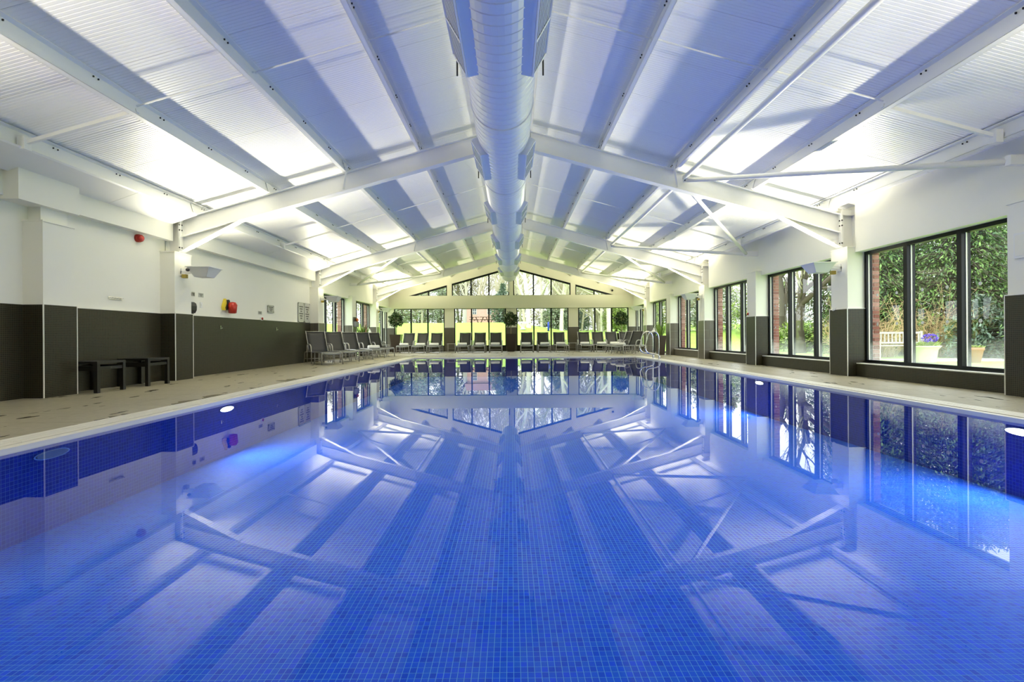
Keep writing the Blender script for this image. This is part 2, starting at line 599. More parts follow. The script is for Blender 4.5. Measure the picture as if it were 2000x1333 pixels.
# ---- floor deck: bed plus single stone tiles
fl = thing('floor', 'pale stone tiled deck around the swimming pool', 'floor', (0, 0, 0), kind='structure')
CW = 0.34
for a in ((-6.9, PX0 - 0.02, Y0, Y1 + 0.1), (PX1 + 0.02, 6.9, Y0, Y1 + 0.1), (PX0 - 0.02, PX1 + 0.02, PY1 + 0.02, Y1 + 0.1), (PX0 - 0.02, PX1 + 0.02, Y0, PY0 - 0.02)):
    MB().box(a[0], a[1], a[2], a[3], -0.25, -0.008).build('bed', M['joint'], fl)
T = 0.60
jg = 0.004
spots = []
yb = PY1 + CW
ny = int((Y1 - Y0) / T) + 2


def deck_cell(x0, x1, y0, y1):
    x0, x1, y0, y1 = max(x0, -6.66), min(x1, 6.53), max(y0, Y0), min(y1, Y1)
    if x1 - x0 > 0.03 and y1 - y0 > 0.03:
        spots.append((x0, x1, y0, y1))


for k in range(-60, 60):
    y0, y1 = yb + k * T, yb + (k + 1) * T
    if y1 < Y0 or y0 > Y1:
        continue
    xs = [PX0 - CW - i * T for i in range(6)]
    for i in range(5):
        deck_cell(xs[i + 1], xs[i], y0, y1)
    xs = [PX1 + CW + i * T for i in range(4)]
    for i in range(3):
        deck_cell(xs[i], xs[i + 1], y0, y1)
    if y0 >= yb - 0.01 or y1 <= PY0 - CW:
        xa, xb = PX0 - CW, PX1 + CW
        nx = 15
        for i in range(nx):
            deck_cell(xa + (xb - xa) * i / nx, xa + (xb - xa) * (i + 1) / nx, y0, y1)
vis = [s for s in spots if s[3] > 3.0 and abs((s[0] + s[1]) / 2) < (s[3]) * 1.02]
vis.sort(key=lambda s: s[2])
near = set(vis[:300])
rest = MB()
shared = {}
for s in spots:
    w, d = round(s[1] - s[0], 4), round(s[3] - s[2], 4)
    if s in near:
        if (w, d) not in shared:
            shared[(w, d)] = MB().box(jg / 2, w - jg / 2, jg / 2, d - jg / 2, -0.008, 0.0).mesh('deck_tile', M['deck'])
        link('deck_tile', shared[(w, d)], fl, (s[0], s[2], 0))
    else:
        rest.box(s[0] + jg / 2, s[1] - jg / 2, s[2] + jg / 2, s[3] - jg / 2, -0.008, 0.0)
o = rest.build('deck_tile_field', M['deck'], fl)
o['kind'] = 'stuff'

# ---- overflow coping: half-metre grating pieces
cp = thing('pool_coping', 'cream overflow grating running round the pool edge', 'pool edge', (0, 0, 0), kind='structure')


def grating_mesh(L):
    m = MB()
    n = 4
    w = CW / n
    for i in range(n):
        m.box(i * w + 0.006, (i + 1) * w - 0.006, 0.003, L - 0.003, -0.03, 0.004 - (0.006 if i == n - 1 else 0))
    m.box(0, CW, 0.003, L - 0.003, -0.03, -0.008)
    m.box(CW, CW + 0.018, 0.0, L, -0.045, 0.0)
    return m.mesh('grating', M['coping'])


gm = grating_mesh(0.6)
n = int((PY1 - PY0) / 0.6)
for k in range(n):
    y = PY0 + k * 0.6
    link('grating', gm, cp, (PX0 - CW, y, 0))
    link('grating', gm, cp, (PX1 + CW, y + 0.6, 0), (0, 0, PI))
n = 15
Lx = (PX1 - PX0 + 2 * CW) / n
gx = grating_mesh(Lx)
for k in range(n):
    link('grating', gx, cp, (PX0 - CW + k * Lx, PY1 + CW, 0), (0, 0, -PI / 2))
    link('grating', gx, cp, (PX0 - CW + (k + 1) * Lx, PY0 - CW, 0), (0, 0, PI / 2))

# ---- walls
PIERS_R = [(-1.1, -0.6), (2.5, 3.0), (6.10, 6.60), (9.74, 10.24), (13.40, 13.90), (16.97, 17.47), (20.62, 21.12), (24.22, 24.72)]
PIERS_L = [(2.5, 3.0), (7.0, 7.5), (9.74, 10.24), (16.97, 17.47), (20.6, 21.1), (24.22, 24.72)]
SILL, HEAD = 0.25, 2.36


def wall_side(name, sgn, label, openings, blind):
    """a side wall: openings = [(y0,y1,sill)]; blind = [(y0,y1)] full-height stretches"""
    w = thing(name, label, 'wall', (0, 0, 0), kind='structure')
    out = 7.0
    for (y0, y1) in blind:
        B(sgn * W_WALL, sgn * out, y0, y1, 0, 3.4).build('wall_face', M['wall'], w)
        B(sgn * (W_WALL - 0.022), sgn * W_WALL, y0, y1, 0, DADO).build('tiled_dado', M['mosaic'], w)
        B(sgn * (W_WALL - 0.026), sgn * W_WALL, y0, y1, DADO, DADO + 0.014).build('dado_trim', M['trimw'], w)
    for (y0, y1, sill) in openings:
        B(sgn * W_IN, sgn * out, y0, y1, HEAD, 3.4).build('lintel', M['wall'], w)
        if sill > 0.05:
            big = y0 > 15
            B(sgn * W_IN, sgn * out, y0, y1, 0, sill - 0.012).build('sill_wall', M['bigtile'] if big else M['mosaic'], w)
            B(sgn * (W_IN - 0.006), sgn * (W_GL - 0.03), y0, y1, sill - 0.012, sill + 0.004).build('sill_trim', M['trimw'], w)
    return w


R_OPEN = [(PIERS_R[i][1], PIERS_R[i + 1][0], SILL) for i in range(7)] + [(24.72, Y1, SILL)]
R_OPEN.insert(0, (-4.6, -1.1, SILL))  # bays beside and behind the camera are unseen, added for daylight
R_OPEN[7] = (21.12, 24.22, 0.03)
L_OPEN = [(17.47, 20.6, SILL), (21.1, 24.22, 0.03), (24.72, Y1, SILL)]
wr = wall_side('wall_right', 1, 'long white window wall with brown tiled sills beside the pool', R_OPEN, [(Y0, -4.6)])
wl = wall_side('wall_left', -1, 'long white wall with dark bronze mosaic dado', L_OPEN, [(Y0, 16.97)])


def wall_pier(sgn, y0, y1, label, top=2.45):
    p = thing('wall_pier', label, 'pillar', (0, 0, 0), kind='structure')
    xo = W_GL + 0.06
    B(sgn * W_PIER, sgn * xo, y0, y1, DADO, top).build('pier_shaft', M['wall'], p)
    B(sgn * (W_PIER - 0.012), sgn * xo, y0 - 0.012, y1 + 0.012, top, top + 0.02).build('pier_cap', M['wall'], p)
    xa = W_PIER - 0.02
    if y0 < 15:
        B(sgn * xa, sgn * xo, y0 - 0.02, y1 + 0.02, 0, DADO).build('tiled_dado', M['mosaic'], p)
    else:
        B(sgn * (xa + 0.006), sgn * xo, y0 - 0.014, y1 + 0.014, 0, DADO).build('tile_bed', M['grout'], p)
        for k in range(4):
            z0, z1 = DADO * k / 4 + 0.003, DADO * (k + 1) / 4 - 0.003
            B(sgn * xa, sgn * (xa + 0.01), y0 - 0.012, y1 + 0.012, z0, z1).build('wall_tile', M['bigtile'], p)
            B(sgn * (xa + 0.012), sgn * (W_IN), y0 - 0.02, y0 - 0.012, z0, z1).build('wall_tile', M['bigtile'], p)
            B(sgn * (W_IN + 0.004), sgn * (W_GL + 0.05), y0 - 0.02, y0 - 0.012, z0, z1).build('wall_tile', M['bigtile'], p)
    e = 0.006
    for yy in (y0 - 0.02, y1 + 0.02):
        B(sgn * (xa - e), sgn * (xa + e), yy - e, yy + e, 0, DADO).build('corner_trim', M['trimw'], p)
    B(sgn * (xa - 0.003), sgn * xo, y0 - 0.024, y1 + 0.024, DADO, DADO + 0.014).build('dado_trim', M['trimw'], p)
    return p


ordw = ['first', 'second', 'third', 'fourth', 'fifth', 'sixth', 'seventh']
for i, (a, b) in enumerate(PIERS_R[2:]):
    wall_pier(1, a, b, 'tiled and white painted pier, %s along the right window wall' % ordw[i])
for i, (a, b) in enumerate(PIERS_L[1:]):
    wall_pier(-1, a, b, 'tiled and white painted pier, %s along the left wall' % ordw[i], 2.42 if a == 7.0 else 2.45)
for s, w in ((-1, 'left'), (1, 'right')):
    wall_pier(s, 2.5, 3.0, 'tiled pier beside the camera on the %s wall' % w)
wall_pier(1, -1.1, -0.6, 'tiled pier behind the camera on the right wall')

for (a, b) in PIERS_R:
    B(6.67, 7.0, a, b, 2.40, 3.40).build('wall_infill', M['wall'], wr)
for (a, b) in PIERS_L[3:]:
    B(-6.67, -7.0, a, b, 2.40, 3.40).build('wall_infill', M['wall'], wl)
for i, (a, b) in enumerate(PIERS_R):
    if abs((a + b) / 2 - 2.75) % 7.24 > 1.0 and abs(abs((a + b) / 2 - 2.75) % 7.24 - 7.24) > 1.0:
        B(W_IN, 6.67, a, b, 2.47, 3.40).build('wall_infill', M['wall'], wr)
B(-W_IN, -6.67, 20.6, 21.1, 2.47, 3.40).build('wall_infill', M['wall'], wl)

# boxed bulkheads high on the blind wall
tr = thing('trim_1', 'white boxed bulkhead high along the left blind wall', 'bulkhead', (0, 0, 0), kind='structure')
for (a, b) in ((7.6, 9.9), (10.1, 17.1)):
    B(-6.53, -W_WALL, a, b, 2.69, 3.38).build('bulkhead', M['wall'], tr)
B(-6.60, -W_WALL, Y0, 6.66, 2.69, 3.38).build('bulkhead', M['wall'], tr)
B(-6.40, -W_WALL, 6.66, 7.6, 2.64, 3.06).build('bulkhead', M['wall'], tr)
B(-6.50, -W_WALL, 7.08, 7.5, 2.42, 2.64).build('bulkhead', M['wall'], tr)
tr2 = thing('trim_2', 'sloping grey white eaves board above the left bulkhead', 'eaves board', (0, 0, 0), kind='structure')
for (a, b) in ((Y0, 2.6), (2.9, 8.3), (8.31, 9.86), (10.12, 13.6), (13.61, 17.08)):
    MB().prism_y([(-6.05, 3.17), (-6.03, 3.19), (-6.52, 3.02), (-6.54, 3.0)], a, b).build('board', M['steel'], tr2)

# ---- far gable wall
wf = thing('wall_far', 'cream far gable wall with dark framed glazing', 'wall', (0, 0, 0), kind='structure')
YF, YB = Y1, Y1 + 0.35
FW = [(-6.32, -3.60), (-3.08, -0.28), (0.28, 3.08), (3.60, 6.32)]
FS, FH = 0.27, 2.31
xs = [-7.0] + [v for w in FW for v in w] + [7.0]
for i in range(0, len(xs), 2):
    B(xs[i], xs[i + 1], YF, YB, DADO, FH).build('pier_shaft', M['cream'], wf)
    B(xs[i] - (0 if i == 0 else 0.01), xs[i + 1] + 0.01, YF - 0.02, YB, 0, DADO).build('tiled_dado', M['bigtile'], wf)
    B(xs[i], xs[i + 1] + 0.012, YF - 0.024, YB, DADO, DADO + 0.016).build('dado_trim', M['trimw'], wf)
for (a, b) in FW:
    B(a, b, YF - 0.015, YB, 0, FS).build('sill_wall', M['mosaic'], wf)
B(-7, 7, YF - 0.12, YB, FH, 3.0).build('cross_beam', M['cream'], wf)
GT = 4.53
MB().prism_y([(-7, roof_z(7) + 0.2), (-7, 3.0), (-5.56, 3.0), (0, GT), (5.56, 3.0), (7, 3.0), (7, roof_z(7) + 0.2), (0, CEIL + 0.2)], YF, YB).build('gable_top', M['cream'], wf)
for s in (-1, 1):
    B(s * 3.20, s * 3.46, YF - 0.02, YB, 3.0, roof_z(3.3, GT) + 0.1).build('gable_post', M['cream'], wf)
B(-0.11, 0.11, YF - 0.02, YB, 3.0, GT).build('gable_post', M['cream'], wf)

wn_ = tag(B(-7, 7, Y0 - 0.3, Y0, 0, 5.3).build('wall_near', M['wall']), 'unseen plain white end wall added behind the camera to bounce light', 'wall', kind='structure')  # closes the hall out of view, added for light bounce

# ---- ceiling panels
ce = thing('ceiling', 'white ribbed roof lining panels over the pool hall', 'ceiling', (0, 0, 0), kind='structure')
PWD = 1.1
m = MB()
prof = []
nr = 22
for i in range(nr):
    a = 0.003 + (PWD - 0.006) * i / nr
    w = (PWD - 0.006) / nr
    prof += [(a, 0.0), (a + w * 0.72, 0.0), (a + w * 0.80, 0.003), (a + w * 0.92, 0.003)]
prof += [(PWD - 0.003, 0.0)]
LEN = 6.85 * SL
base = len(m.v)
for (y, z) in prof:
    m.v += [(0.03, y, z), (LEN, y, z)]
for i in range(len(prof) - 1):
    k = base + 2 * i
    m.f.append((k, k + 2, k + 3, k + 1))
# turned-up edges
for (y, i) in ((0.003, 0), (PWD - 0.003, 2 * (len(prof) - 1))):
    j = len(m.v)
    m.v += [(0.03, y, 0.04), (LEN, y, 0.04)]
    m.f.append((i, i + 1, j + 1, j) if y < 0.1 else (i, j, j + 1, i + 1))
pm = m.mesh('ceiling_panel', M['ceil'])
pm2 = pm.copy()
ang = math.atan(TAN)
k0 = int((Y0 - 5.8) / PWD) - 1
for k in range(k0, 21):
    y = 5.8 + k * PWD
    if y > Y1 or y + PWD < Y0:
        continue
    link('ceiling_panel', pm, ce, (0, y, CEIL), (0, ang, 0))
    link('ceiling_panel', pm, ce, (0, y + PWD, CEIL), (0, ang, PI))
rf = thing('roof', 'unseen pitched slab above the lining, added to block sky light', 'roof', (0, 0, 0), kind='structure')  # unseen slab added so no sky light leaks through the panel joints
for s in (-1, 1):
    MB().prism_y([(0, CEIL + 0.05), (s * 7.3, CEIL + 0.05 - TAN * 7.3), (s * 7.3, CEIL + 0.25 - TAN * 7.3), (0, CEIL + 0.25)], Y0 - 0.5, Y1 + 0.55).build('sky_block_slab', M['steel'], rf)

# ---- steel portal frames
bolt_me = MB().lathe([(0.014, 0), (0.014, 0.014)], n=6).mesh('bolt', M['darkplastic'])


def slope_poly(x0, x1, t0, t1):
    """strip on the right slope between x0,x1; t0,t1 = offsets below rafter top, measured vertically"""
    return [(x0, roof_z(x0, RAF_TOP) - t0), (x1, roof_z(x1, RAF_TOP) - t0), (x1, roof_z(x1, RAF_TOP) - t1), (x0, roof_z(x0, RAF_TOP) - t1)]


def mirror(poly, s):
    return [(s * x, z) for x, z in poly]


def portal_frame(y, label):
    f = thing('portal_frame', label, 'steel frame', (0, y, 0), group='white steel portal frames', kind='structure')
    for s in (-1, 1):
        r = MB()
        r.prism_y(mirror(slope_poly(0.0, 6.42, 0.0, 0.014), s), -0.085, 0.085)
        r.prism_y(mirror(slope_poly(0.0, 6.42, 0.348, 0.362), s), -0.085, 0.085)
        r.prism_y(mirror(slope_poly(0.0, 6.42, 0.014, 0.348), s), -0.006, 0.006)
        r.box(s * 0.0, s * 0.015, -0.09, 0.09, RAF_TOP - 0.40, RAF_TOP + 0.0)
        r.build('rafter', M['steel'], f)
        zb = roof_z(6.40, RAF_TOP) - 0.36
        zc = roof_z(5.35, RAF_TOP) - 0.355
        h = MB()
        h.prism_y(mirror([(6.40, zb), (6.40, 2.50), (5.35, zc)], s), -0.006, 0.006)
        h.prism_y(mirror([(6.41, 2.50), (5.30, zc + 0.012), (5.30, zc - 0.004), (6.41, 2.484)], s), -0.085, 0.085)
        h.build('haunch', M['steel'], f)
        c = MB()
        c.box(s * 6.405, s * 6.42, -0.1, 0.1, 2.46, 3.22)
        c.box(s * 6.42, s * 6.66, -0.006, 0.006, 2.46, 3.22)
        c.box(s * 6.652, s * 6.668, -0.1, 0.1, 2.46, 3.22)
        c.box(s * 6.41, s * 6.66, -0.1, 0.1, 3.10, 3.115)
        c.box(s * 6.385, s * 6.405, -0.1, 0.1, 2.5, 3.2)
        c.build('column', M['steel'], f)
        for z in (3.0, 2.9, 2.56):
            link('bolt', bolt_me, f, (s * 6.395, -0.1, z), (PI / 2, 0, 0))
            link('bolt', bolt_me, f, (s * 6.388, -0.055, z), (0, -s * PI / 2, 0))
        for X in (3.2,):
            z0 = roof_z(X, RAF_TOP)
            st = MB().bar((s * (X - 0.05), -0.1, z0 + 0.12), (s * (X + 0.05), -0.03, z0 - 0.33), 0.04, 0.006)
            st.build('stay', M['steel'], f)
    return f


portal_frame(FRAMES[0], 'white steel portal frame overhead beside the camera')
portal_frame(FRAMES[1], 'nearest white steel portal frame spanning the hall')
portal_frame(FRAMES[2], 'middle white steel portal frame spanning the hall')
portal_frame(FRAMES[3], 'farthest white steel portal frame before the gable glazing')

# ---- purlins on the rafters (Z section) with bolts
PUR = [0.36, 1.74, 3.18, 4.66]
EAVE = 6.10


def zee(m, X, s, y0, y1, dep=0.205):
    """Z purlin standing square to the slope at |x| = X"""
    z = roof_z(X, RAF_TOP)
    nx, nz = SN, CS              # slope normal (right side)
    tx, tz = CS, -SN             # down-slope
    def P(a, b):
        return (s * (X + nx * b + tx * a), z + nz * b + tz * a)
    t = 0.006
    for poly in ([P(0, 0), P(t, 0), P(t, dep), P(0, dep)], [P(0, 0), P(0.065, 0), P(0.065, t), P(0, t)],
                 [P(-0.06, dep - t), P(t, dep - t), P(t, dep), P(-0.06, dep)], [P(0.065 - t, 0), P(0.065, 0), P(0.065, 0.02), P(0.065 - t, 0.02)]):
        m.prism_y(poly, y0, y1)
    return P


names = ['ridge', 'upper', 'middle', 'lower', 'eaves']
for s, side in ((-1, 'left'), (1, 'right')):
    for i, X in enumerate(PUR + [EAVE]):
        p = thing('purlin', 'white %s purlin running the length of the %s roof slope' % (names[i], side), 'purlin', (0, 0, 0), group='white steel purlins', kind='structure')
        mm = MB()
        P = zee(mm, X, s, Y0, Y1, 0.205)
        mm.build('purlin_beam', M['steel'], p)
        bm_ = MB()
        z = roof_z(X, RAF_TOP)
        k = 0
        y = 5.8 - 11 * PWD
        while y < Y1:
            for dy in (-0.03, 0.04):
                a = P(-0.004, 0.165)
                b = P(-0.016, 0.165)
                bm_.box(min(a[0], b[0]) - 0.002, max(a[0], b[0]) + 0.002, y + dy, y + dy + 0.010, a[1] - 0.009, a[1] + 0.009)
            y += PWD
        for fy in FRAMES:
            for dy in (-0.14, -0.11):
                for q in (0.06, 0.14):
                    a = P(-0.004, q)
                    bm_.box(a[0] - 0.01, a[0] + 0.01, fy + dy, fy + dy + 0.02, a[1] - 0.01, a[1] + 0.01)
        bm_.build('bolt_row', M['darkplastic'], p)
        for fy in FRAMES:
            a0, a1 = P(-0.008, 0.0), P(-0.008, 0.19)
            MB().prism_y([a0, a1, P(-0.016, 0.19), P(-0.016, 0.0)], fy - 0.16, fy + 0.05).build('cleat', M['steel'], p)

# ---- sag bars between the purlins, mid-bay
PL = PUR + [EAVE]
bays = [(2.75, 9.99), (9.99, 17.22), (17.22, 24.47)]
bn = ['nearest', 'middle', 'far']
for bi, (a, b) in enumerate(bays):
    ym = (a + b) / 2
    for s, side in ((-1, 'left'), (1, 'right')):
        for i in range(len(PL) - 1):
            X0, X1 = PL[i], PL[i + 1]
            if i < len(PL) - 2:
                mm = MB().tube([(s * X0, ym, roof_z(X0, RAF_TOP) + 0.10), (s * X1, ym + 0.02, roof_z(X1, RAF_TOP) + 0.10)], 0.011, 6)
            else:
                mm = MB().bar((s * X0, ym + 0.04, roof_z(X0, RAF_TOP) + 0.05), (s * 6.06, ym, roof_z(6.06, RAF_TOP) + 0.02), 0.045, 0.045)
            sb = mm.build('sag_bar', M['steel'])
            tag(sb, 'thin white sag bar between %s and %s purlins, %s bay, %s slope' % (names[i], names[i + 1], bn[bi], side), 'tie bar', 'sag bars between the purlins', 'structure')
        tag(B(s * 6.0, s * 6.09, ym - 0.05, ym + 0.05, roof_z(6.06, RAF_TOP) - 0.06, roof_z(6.06, RAF_TOP) + 0.10).build('eaves_bracket', M['steel']),
            'small white bracket on the %s eaves purlin in the %s bay' % (side, bn[bi]), 'bracket', 'eaves brackets', 'structure')


def brace(p0, p1, r, label):
    t = thing('roof_brace', label, 'brace', (0, 0, 0), group='tubular roof braces', kind='structure')
    p0, p1 = Vector(p0), Vector(p1)
    d = (p1 - p0).normalized()
    MB().tube([p0, p1], r, 12).build('tube', M['steel'], t, True)
    for p, sg in ((p0, 1), (p1, -1)):
        MB().bar(p - d * sg * 0.10, p + d * sg * 0.06, 0.012, r * 1.9).build('end_plate', M['steel'], t)
        q = p - d * sg * 0.06
        MB().bar(q + Vector((0, 0, 0.012)), q + Vector((0, 0, -0.012)), 0.03, 0.03, (0, 1, 0)).build('bolt', M['darkplastic'], t)
    return t


XB = 3.42
zb = roof_z(XB, RAF_TOP) - 0.10
for s, side, bl in ((1, 'right', (0, 1, 2)), (-1, 'left', (2,))):
    for bi in bl:
        a, b = bays[bi]
        ym = (a + b) / 2
        node = (s * 6.22, ym, 2.95)
        if bi > 0:
            brace((s * XB, a + 0.12, zb - 0.06), (node[0], node[1] - 0.05, node[2]), 0.042, 'white tube brace from near frame down to %s eaves node, %s bay' % (side, bn[bi]))
        brace((s * XB, b - 0.12, zb - 0.06), (node[0], node[1] + 0.05, node[2]), 0.042, 'white tube brace from far frame down to %s eaves node, %s bay' % (side, bn[bi]))
        brace((s * (XB - 0.06), a + 0.12, zb), (s * (XB - 0.06), b - 0.12, zb), 0.045, 'white lengthwise tube strut on the %s roof slope, %s bay' % (side, bn[bi]))
        tag(B(node[0] - 0.03, s * W_IN, node[1] - 0.04, node[1] + 0.04, node[2] - 0.06, node[2] + 0.06).build('brace_node', M['steel']),
            'white steel node plate holding the braces on the %s eaves, %s bay' % (side, bn[bi]), 'node plate', 'brace node plates', 'structure')

# ================================================================== WINDOWS
dot_me = MB().lathe([(0.028, 0), (0.028, 0.002)], n=12).mesh('dot', M['dot'])


def side_window(n, sgn, y0, y1, sill, label, dots=True, fac=(1 / 3, 2 / 3)):
    w = thing('window_%d' % n, label, 'window', (0, 0, 0), kind='structure')
    xa, xb = sgn * (W_GL - 0.0), sgn * (W_GL + 0.11)
    t = 0.06
    z0, z1 = sill, HEAD
    B(xa, xb, y0, y1, z0, z0 + t).build('frame_rail', M['black'], w)
    B(xa, xb, y0, y1, z1 - t, z1).build('frame_rail', M['black'], w)
    B(xa, xb, y0, y0 + t, z0 + t, z1 - t).build('frame_stile', M['black'], w)
    B(xa, xb, y1 - t, y1, z0 + t, z1 - t).build('frame_stile', M['black'], w)
    B(sgn * (W_GL - 0.05), xa, y0, y1, z0, z0 + 0.02).build('sill_nosing', M['black'], w)
    ys = [y0 + t]
    for f in fac:
        yc = y0 + (y1 - y0) * f
        B(sgn * (W_GL - 0.03), xb, yc - 0.042, yc + 0.042, z0 + t, z1 - t).build('mullion', M['black'], w)
        ys += [yc - 0.042, yc + 0.042]
    ys.append(y1 - t)
    xg = sgn * (W_GL + 0.055)
    for i in range(0, len(ys), 2):
        a, b = ys[i], ys[i + 1]
        # pale gasket on the far edge of each opening
        B(sgn * (W_GL + 0.03), sgn * (W_GL + 0.05), b - 0.010, b, z0 + t, z1 - t).build('gasket', M['trimw'], w)
        B(xg - 0.006, xg + 0.006, a, b, z0 + t, z1 - t).build('pane', M['mist'] if sgn > 0 and 5 < y0 < 15 else M['glass'], w)
        if dots:
            for z in (0.98, 1.52):
                for q in (0.27, 0.77):
                    link('dot', dot_me, w, (xg - sgn * 0.007, a + (b - a) * q, z), (0, -sgn * PI / 2, 0))
    return w


wi = 1
where_r = ['added for daylight well behind the camera', 'added for daylight just behind the camera', 'added for daylight beside the camera', 'with hedge and bench outside', 'with mown lawn outside', 'just past the intermediate pier', 'near the steel ladder', 'behind the tall grassy planter', 'in the far right corner']
for i, (a, b, s) in enumerate(R_OPEN):
    side_window(wi, 1, a, b, s, 'black framed three pane window in the right wall, ' + where_r[i], dots=i < 7)
    wi += 1
where_l = ['just beyond the blind wall', 'glazed door bay behind the loungers', 'in the far left corner']
for i, (a, b, s) in enumerate(L_OPEN):
    side_window(wi, -1, a, b, s, 'black framed three pane window in the left wall, ' + where_l[i], dots=i < 1)
    wi += 1


def far_window(n, x0, x1, label):
    w = thing('window_%d' % n, label, 'window', (0, 0, 0), kind='structure')
    ya, yb = YF + 0.02, YF + 0.12
    t = 0.05
    B(x0, x1, ya, yb, FS, FS + t).build('frame_rail', M['black'], w)
    B(x0, x1, ya, yb, FH - t * 0.6, FH).build('frame_rail', M['black'], w)
    for a in (x0, x1 - t):
        B(a, a + t, ya, yb, FS + t, FH - t * 0.6).build('frame_stile', M['black'], w)
    xs = [x0 + t]
    for f in (1 / 3, 2 / 3):
        xc = x0 + (x1 - x0) * f
        B(xc - 0.035, xc + 0.035, ya, yb, FS + t, FH - t * 0.6).build('mullion', M['black'], w)
        xs += [xc - 0.035, xc + 0.035]
    xs.append(x1 - t)
    for i in range(0, 6, 2):
        B(xs[i], xs[i + 1], ya + 0.05, ya + 0.06, FS + t, FH - t * 0.6).build('pane', M['glass'], w)
        if x0 > 0:
            for q in (0.25, 0.75):
                link('dot', dot_me, w, (xs[i] + (xs[i + 1] - xs[i]) * q, ya + 0.048, 1.48), (PI / 2, 0, 0))


fl_lab = ['far left corner, behind a potted bay tree', 'left of the centre pier, pink building outside', 'right of the centre pier, white urn outside', 'far right corner, woodland outside']
for i, (a, b) in enumerate(FW):
    far_window(wi, a, b, 'tall three pane window in the far wall, ' + fl_lab[i])
    wi += 1


def gable_window(n, xa, xb, mull, label):
    w = thing('window_%d' % n, label, 'window', (0, 0, 0), kind='structure')
    ya, yb = YF + 0.02, YF + 0.12
    zt = lambda x: roof_z(x, GT)
    s = 1 if xb > 0 else -1
    lo, hi = sorted((xa, xb))
    t = 0.05
    MB().prism_y([(lo, zt(lo)), (hi, zt(hi)), (hi, zt(hi) - 0.10), (lo, zt(lo) - 0.10)], ya, yb).build('raking_rail', M['black'], w)
    B(lo, hi, ya, yb, 3.0, 3.02).build('frame_rail', M['black'], w)
    for e in (lo, hi):
        if zt(e) > 3.15:
            c = e + t / 2 if e == lo else e - t / 2
            B(c - t / 2, c + t / 2, ya, yb, 3.02, zt(c) - 0.06).build('frame_stile', M['black'], w)
    ed = sorted([lo, hi] + list(mull))
    for x in mull:
        B(x - 0.035, x + 0.035, ya, yb, 3.02, zt(x) - 0.06).build('mullion', M['black'], w)
    for a, b in zip(ed[:-1], ed[1:]):
        za, zb_ = max(3.021, zt(a) - 0.06), max(3.021, zt(b) - 0.06)
        MB().prism_y([(a, 3.02), (b, 3.02), (b, zb_ + 0.001), (a, za + 0.001)], ya + 0.05, ya + 0.06).build('pane', M['glass'], w)


gable_window(wi, -5.55, -3.46, (-4.47,), 'small triangular gable window at the left end of the gable'); wi += 1
gable_window(wi, -3.20, -0.11, (-2.16, -1.20), 'sloping topped gable window left of the duct end'); wi += 1
gable_window(wi, 0.11, 3.20, (1.20, 2.16), 'sloping topped gable window right of the duct end'); wi += 1
gable_window(wi, 3.46, 5.55, (4.47,), 'small triangular gable window at the right end of the gable'); wi += 1

# ---- red brick reveals outside the side windows
bk_full = MB().box(0.0, 0.215, -0.012, 0.05, 0.0, 0.065).mesh('brick', M['brick'])
bk_half = MB().box(0.0, 0.1025, -0.012, 0.05, 0.0, 0.065).mesh('brick', M['brick'])


def brick_reveal(sgn, y, label, z0=0.0):
    b = thing('brick_pier', label, 'brick pier', (sgn * (W_GL + 0.075), y, 0), group='red brick window reveals', kind='structure')
    B(0 if sgn > 0 else -0.213, 0.213 if sgn > 0 else 0, 0.0, 0.46, -0.1, 2.7).build('mortar_core', M['mortar'], b)
    for k in range(34):
        z = -0.02 + k * 0.075
        if k % 2 == 0:
            segs = [(0.0, bk_full)]
        else:
            segs = [(0.0, bk_half), (0.1125, bk_half)]
        for x, me in segs:
            wdt = 0.215 if me is bk_full else 0.1025
            link('brick', me, b, (x if sgn > 0 else -x - wdt, 0, z))
    return b


for i, (a, b) in enumerate(PIERS_R[3:7]):
    brick_reveal(1, a + 0.02, 'red brick reveal outside the right windows, %s from the camera' % ordw[i])
brick_reveal(-1, 20.62, 'red brick reveal outside the first left window')
brick_reveal(-1, 24.24, 'red brick reveal outside the left glazed door')

# ================================================================== LIGHT FITTINGS
def area_light(name, loc, direction, size, power, col, parent=None, size_y=None):
    d = bpy.data.lights.new(name, 'AREA')
    d.energy = power
    d.color = col
    d.shape = 'RECTANGLE'
    d.size = size
    d.size_y = size_y or size
    o = bpy.data.objects.new(name, d)
    COL.objects.link(o)
    if parent is not None:
        o.parent = parent
    o.location = loc
    o.rotation_euler = Vector(direction).to_track_quat('-Z', 'Y').to_euler()
    return o


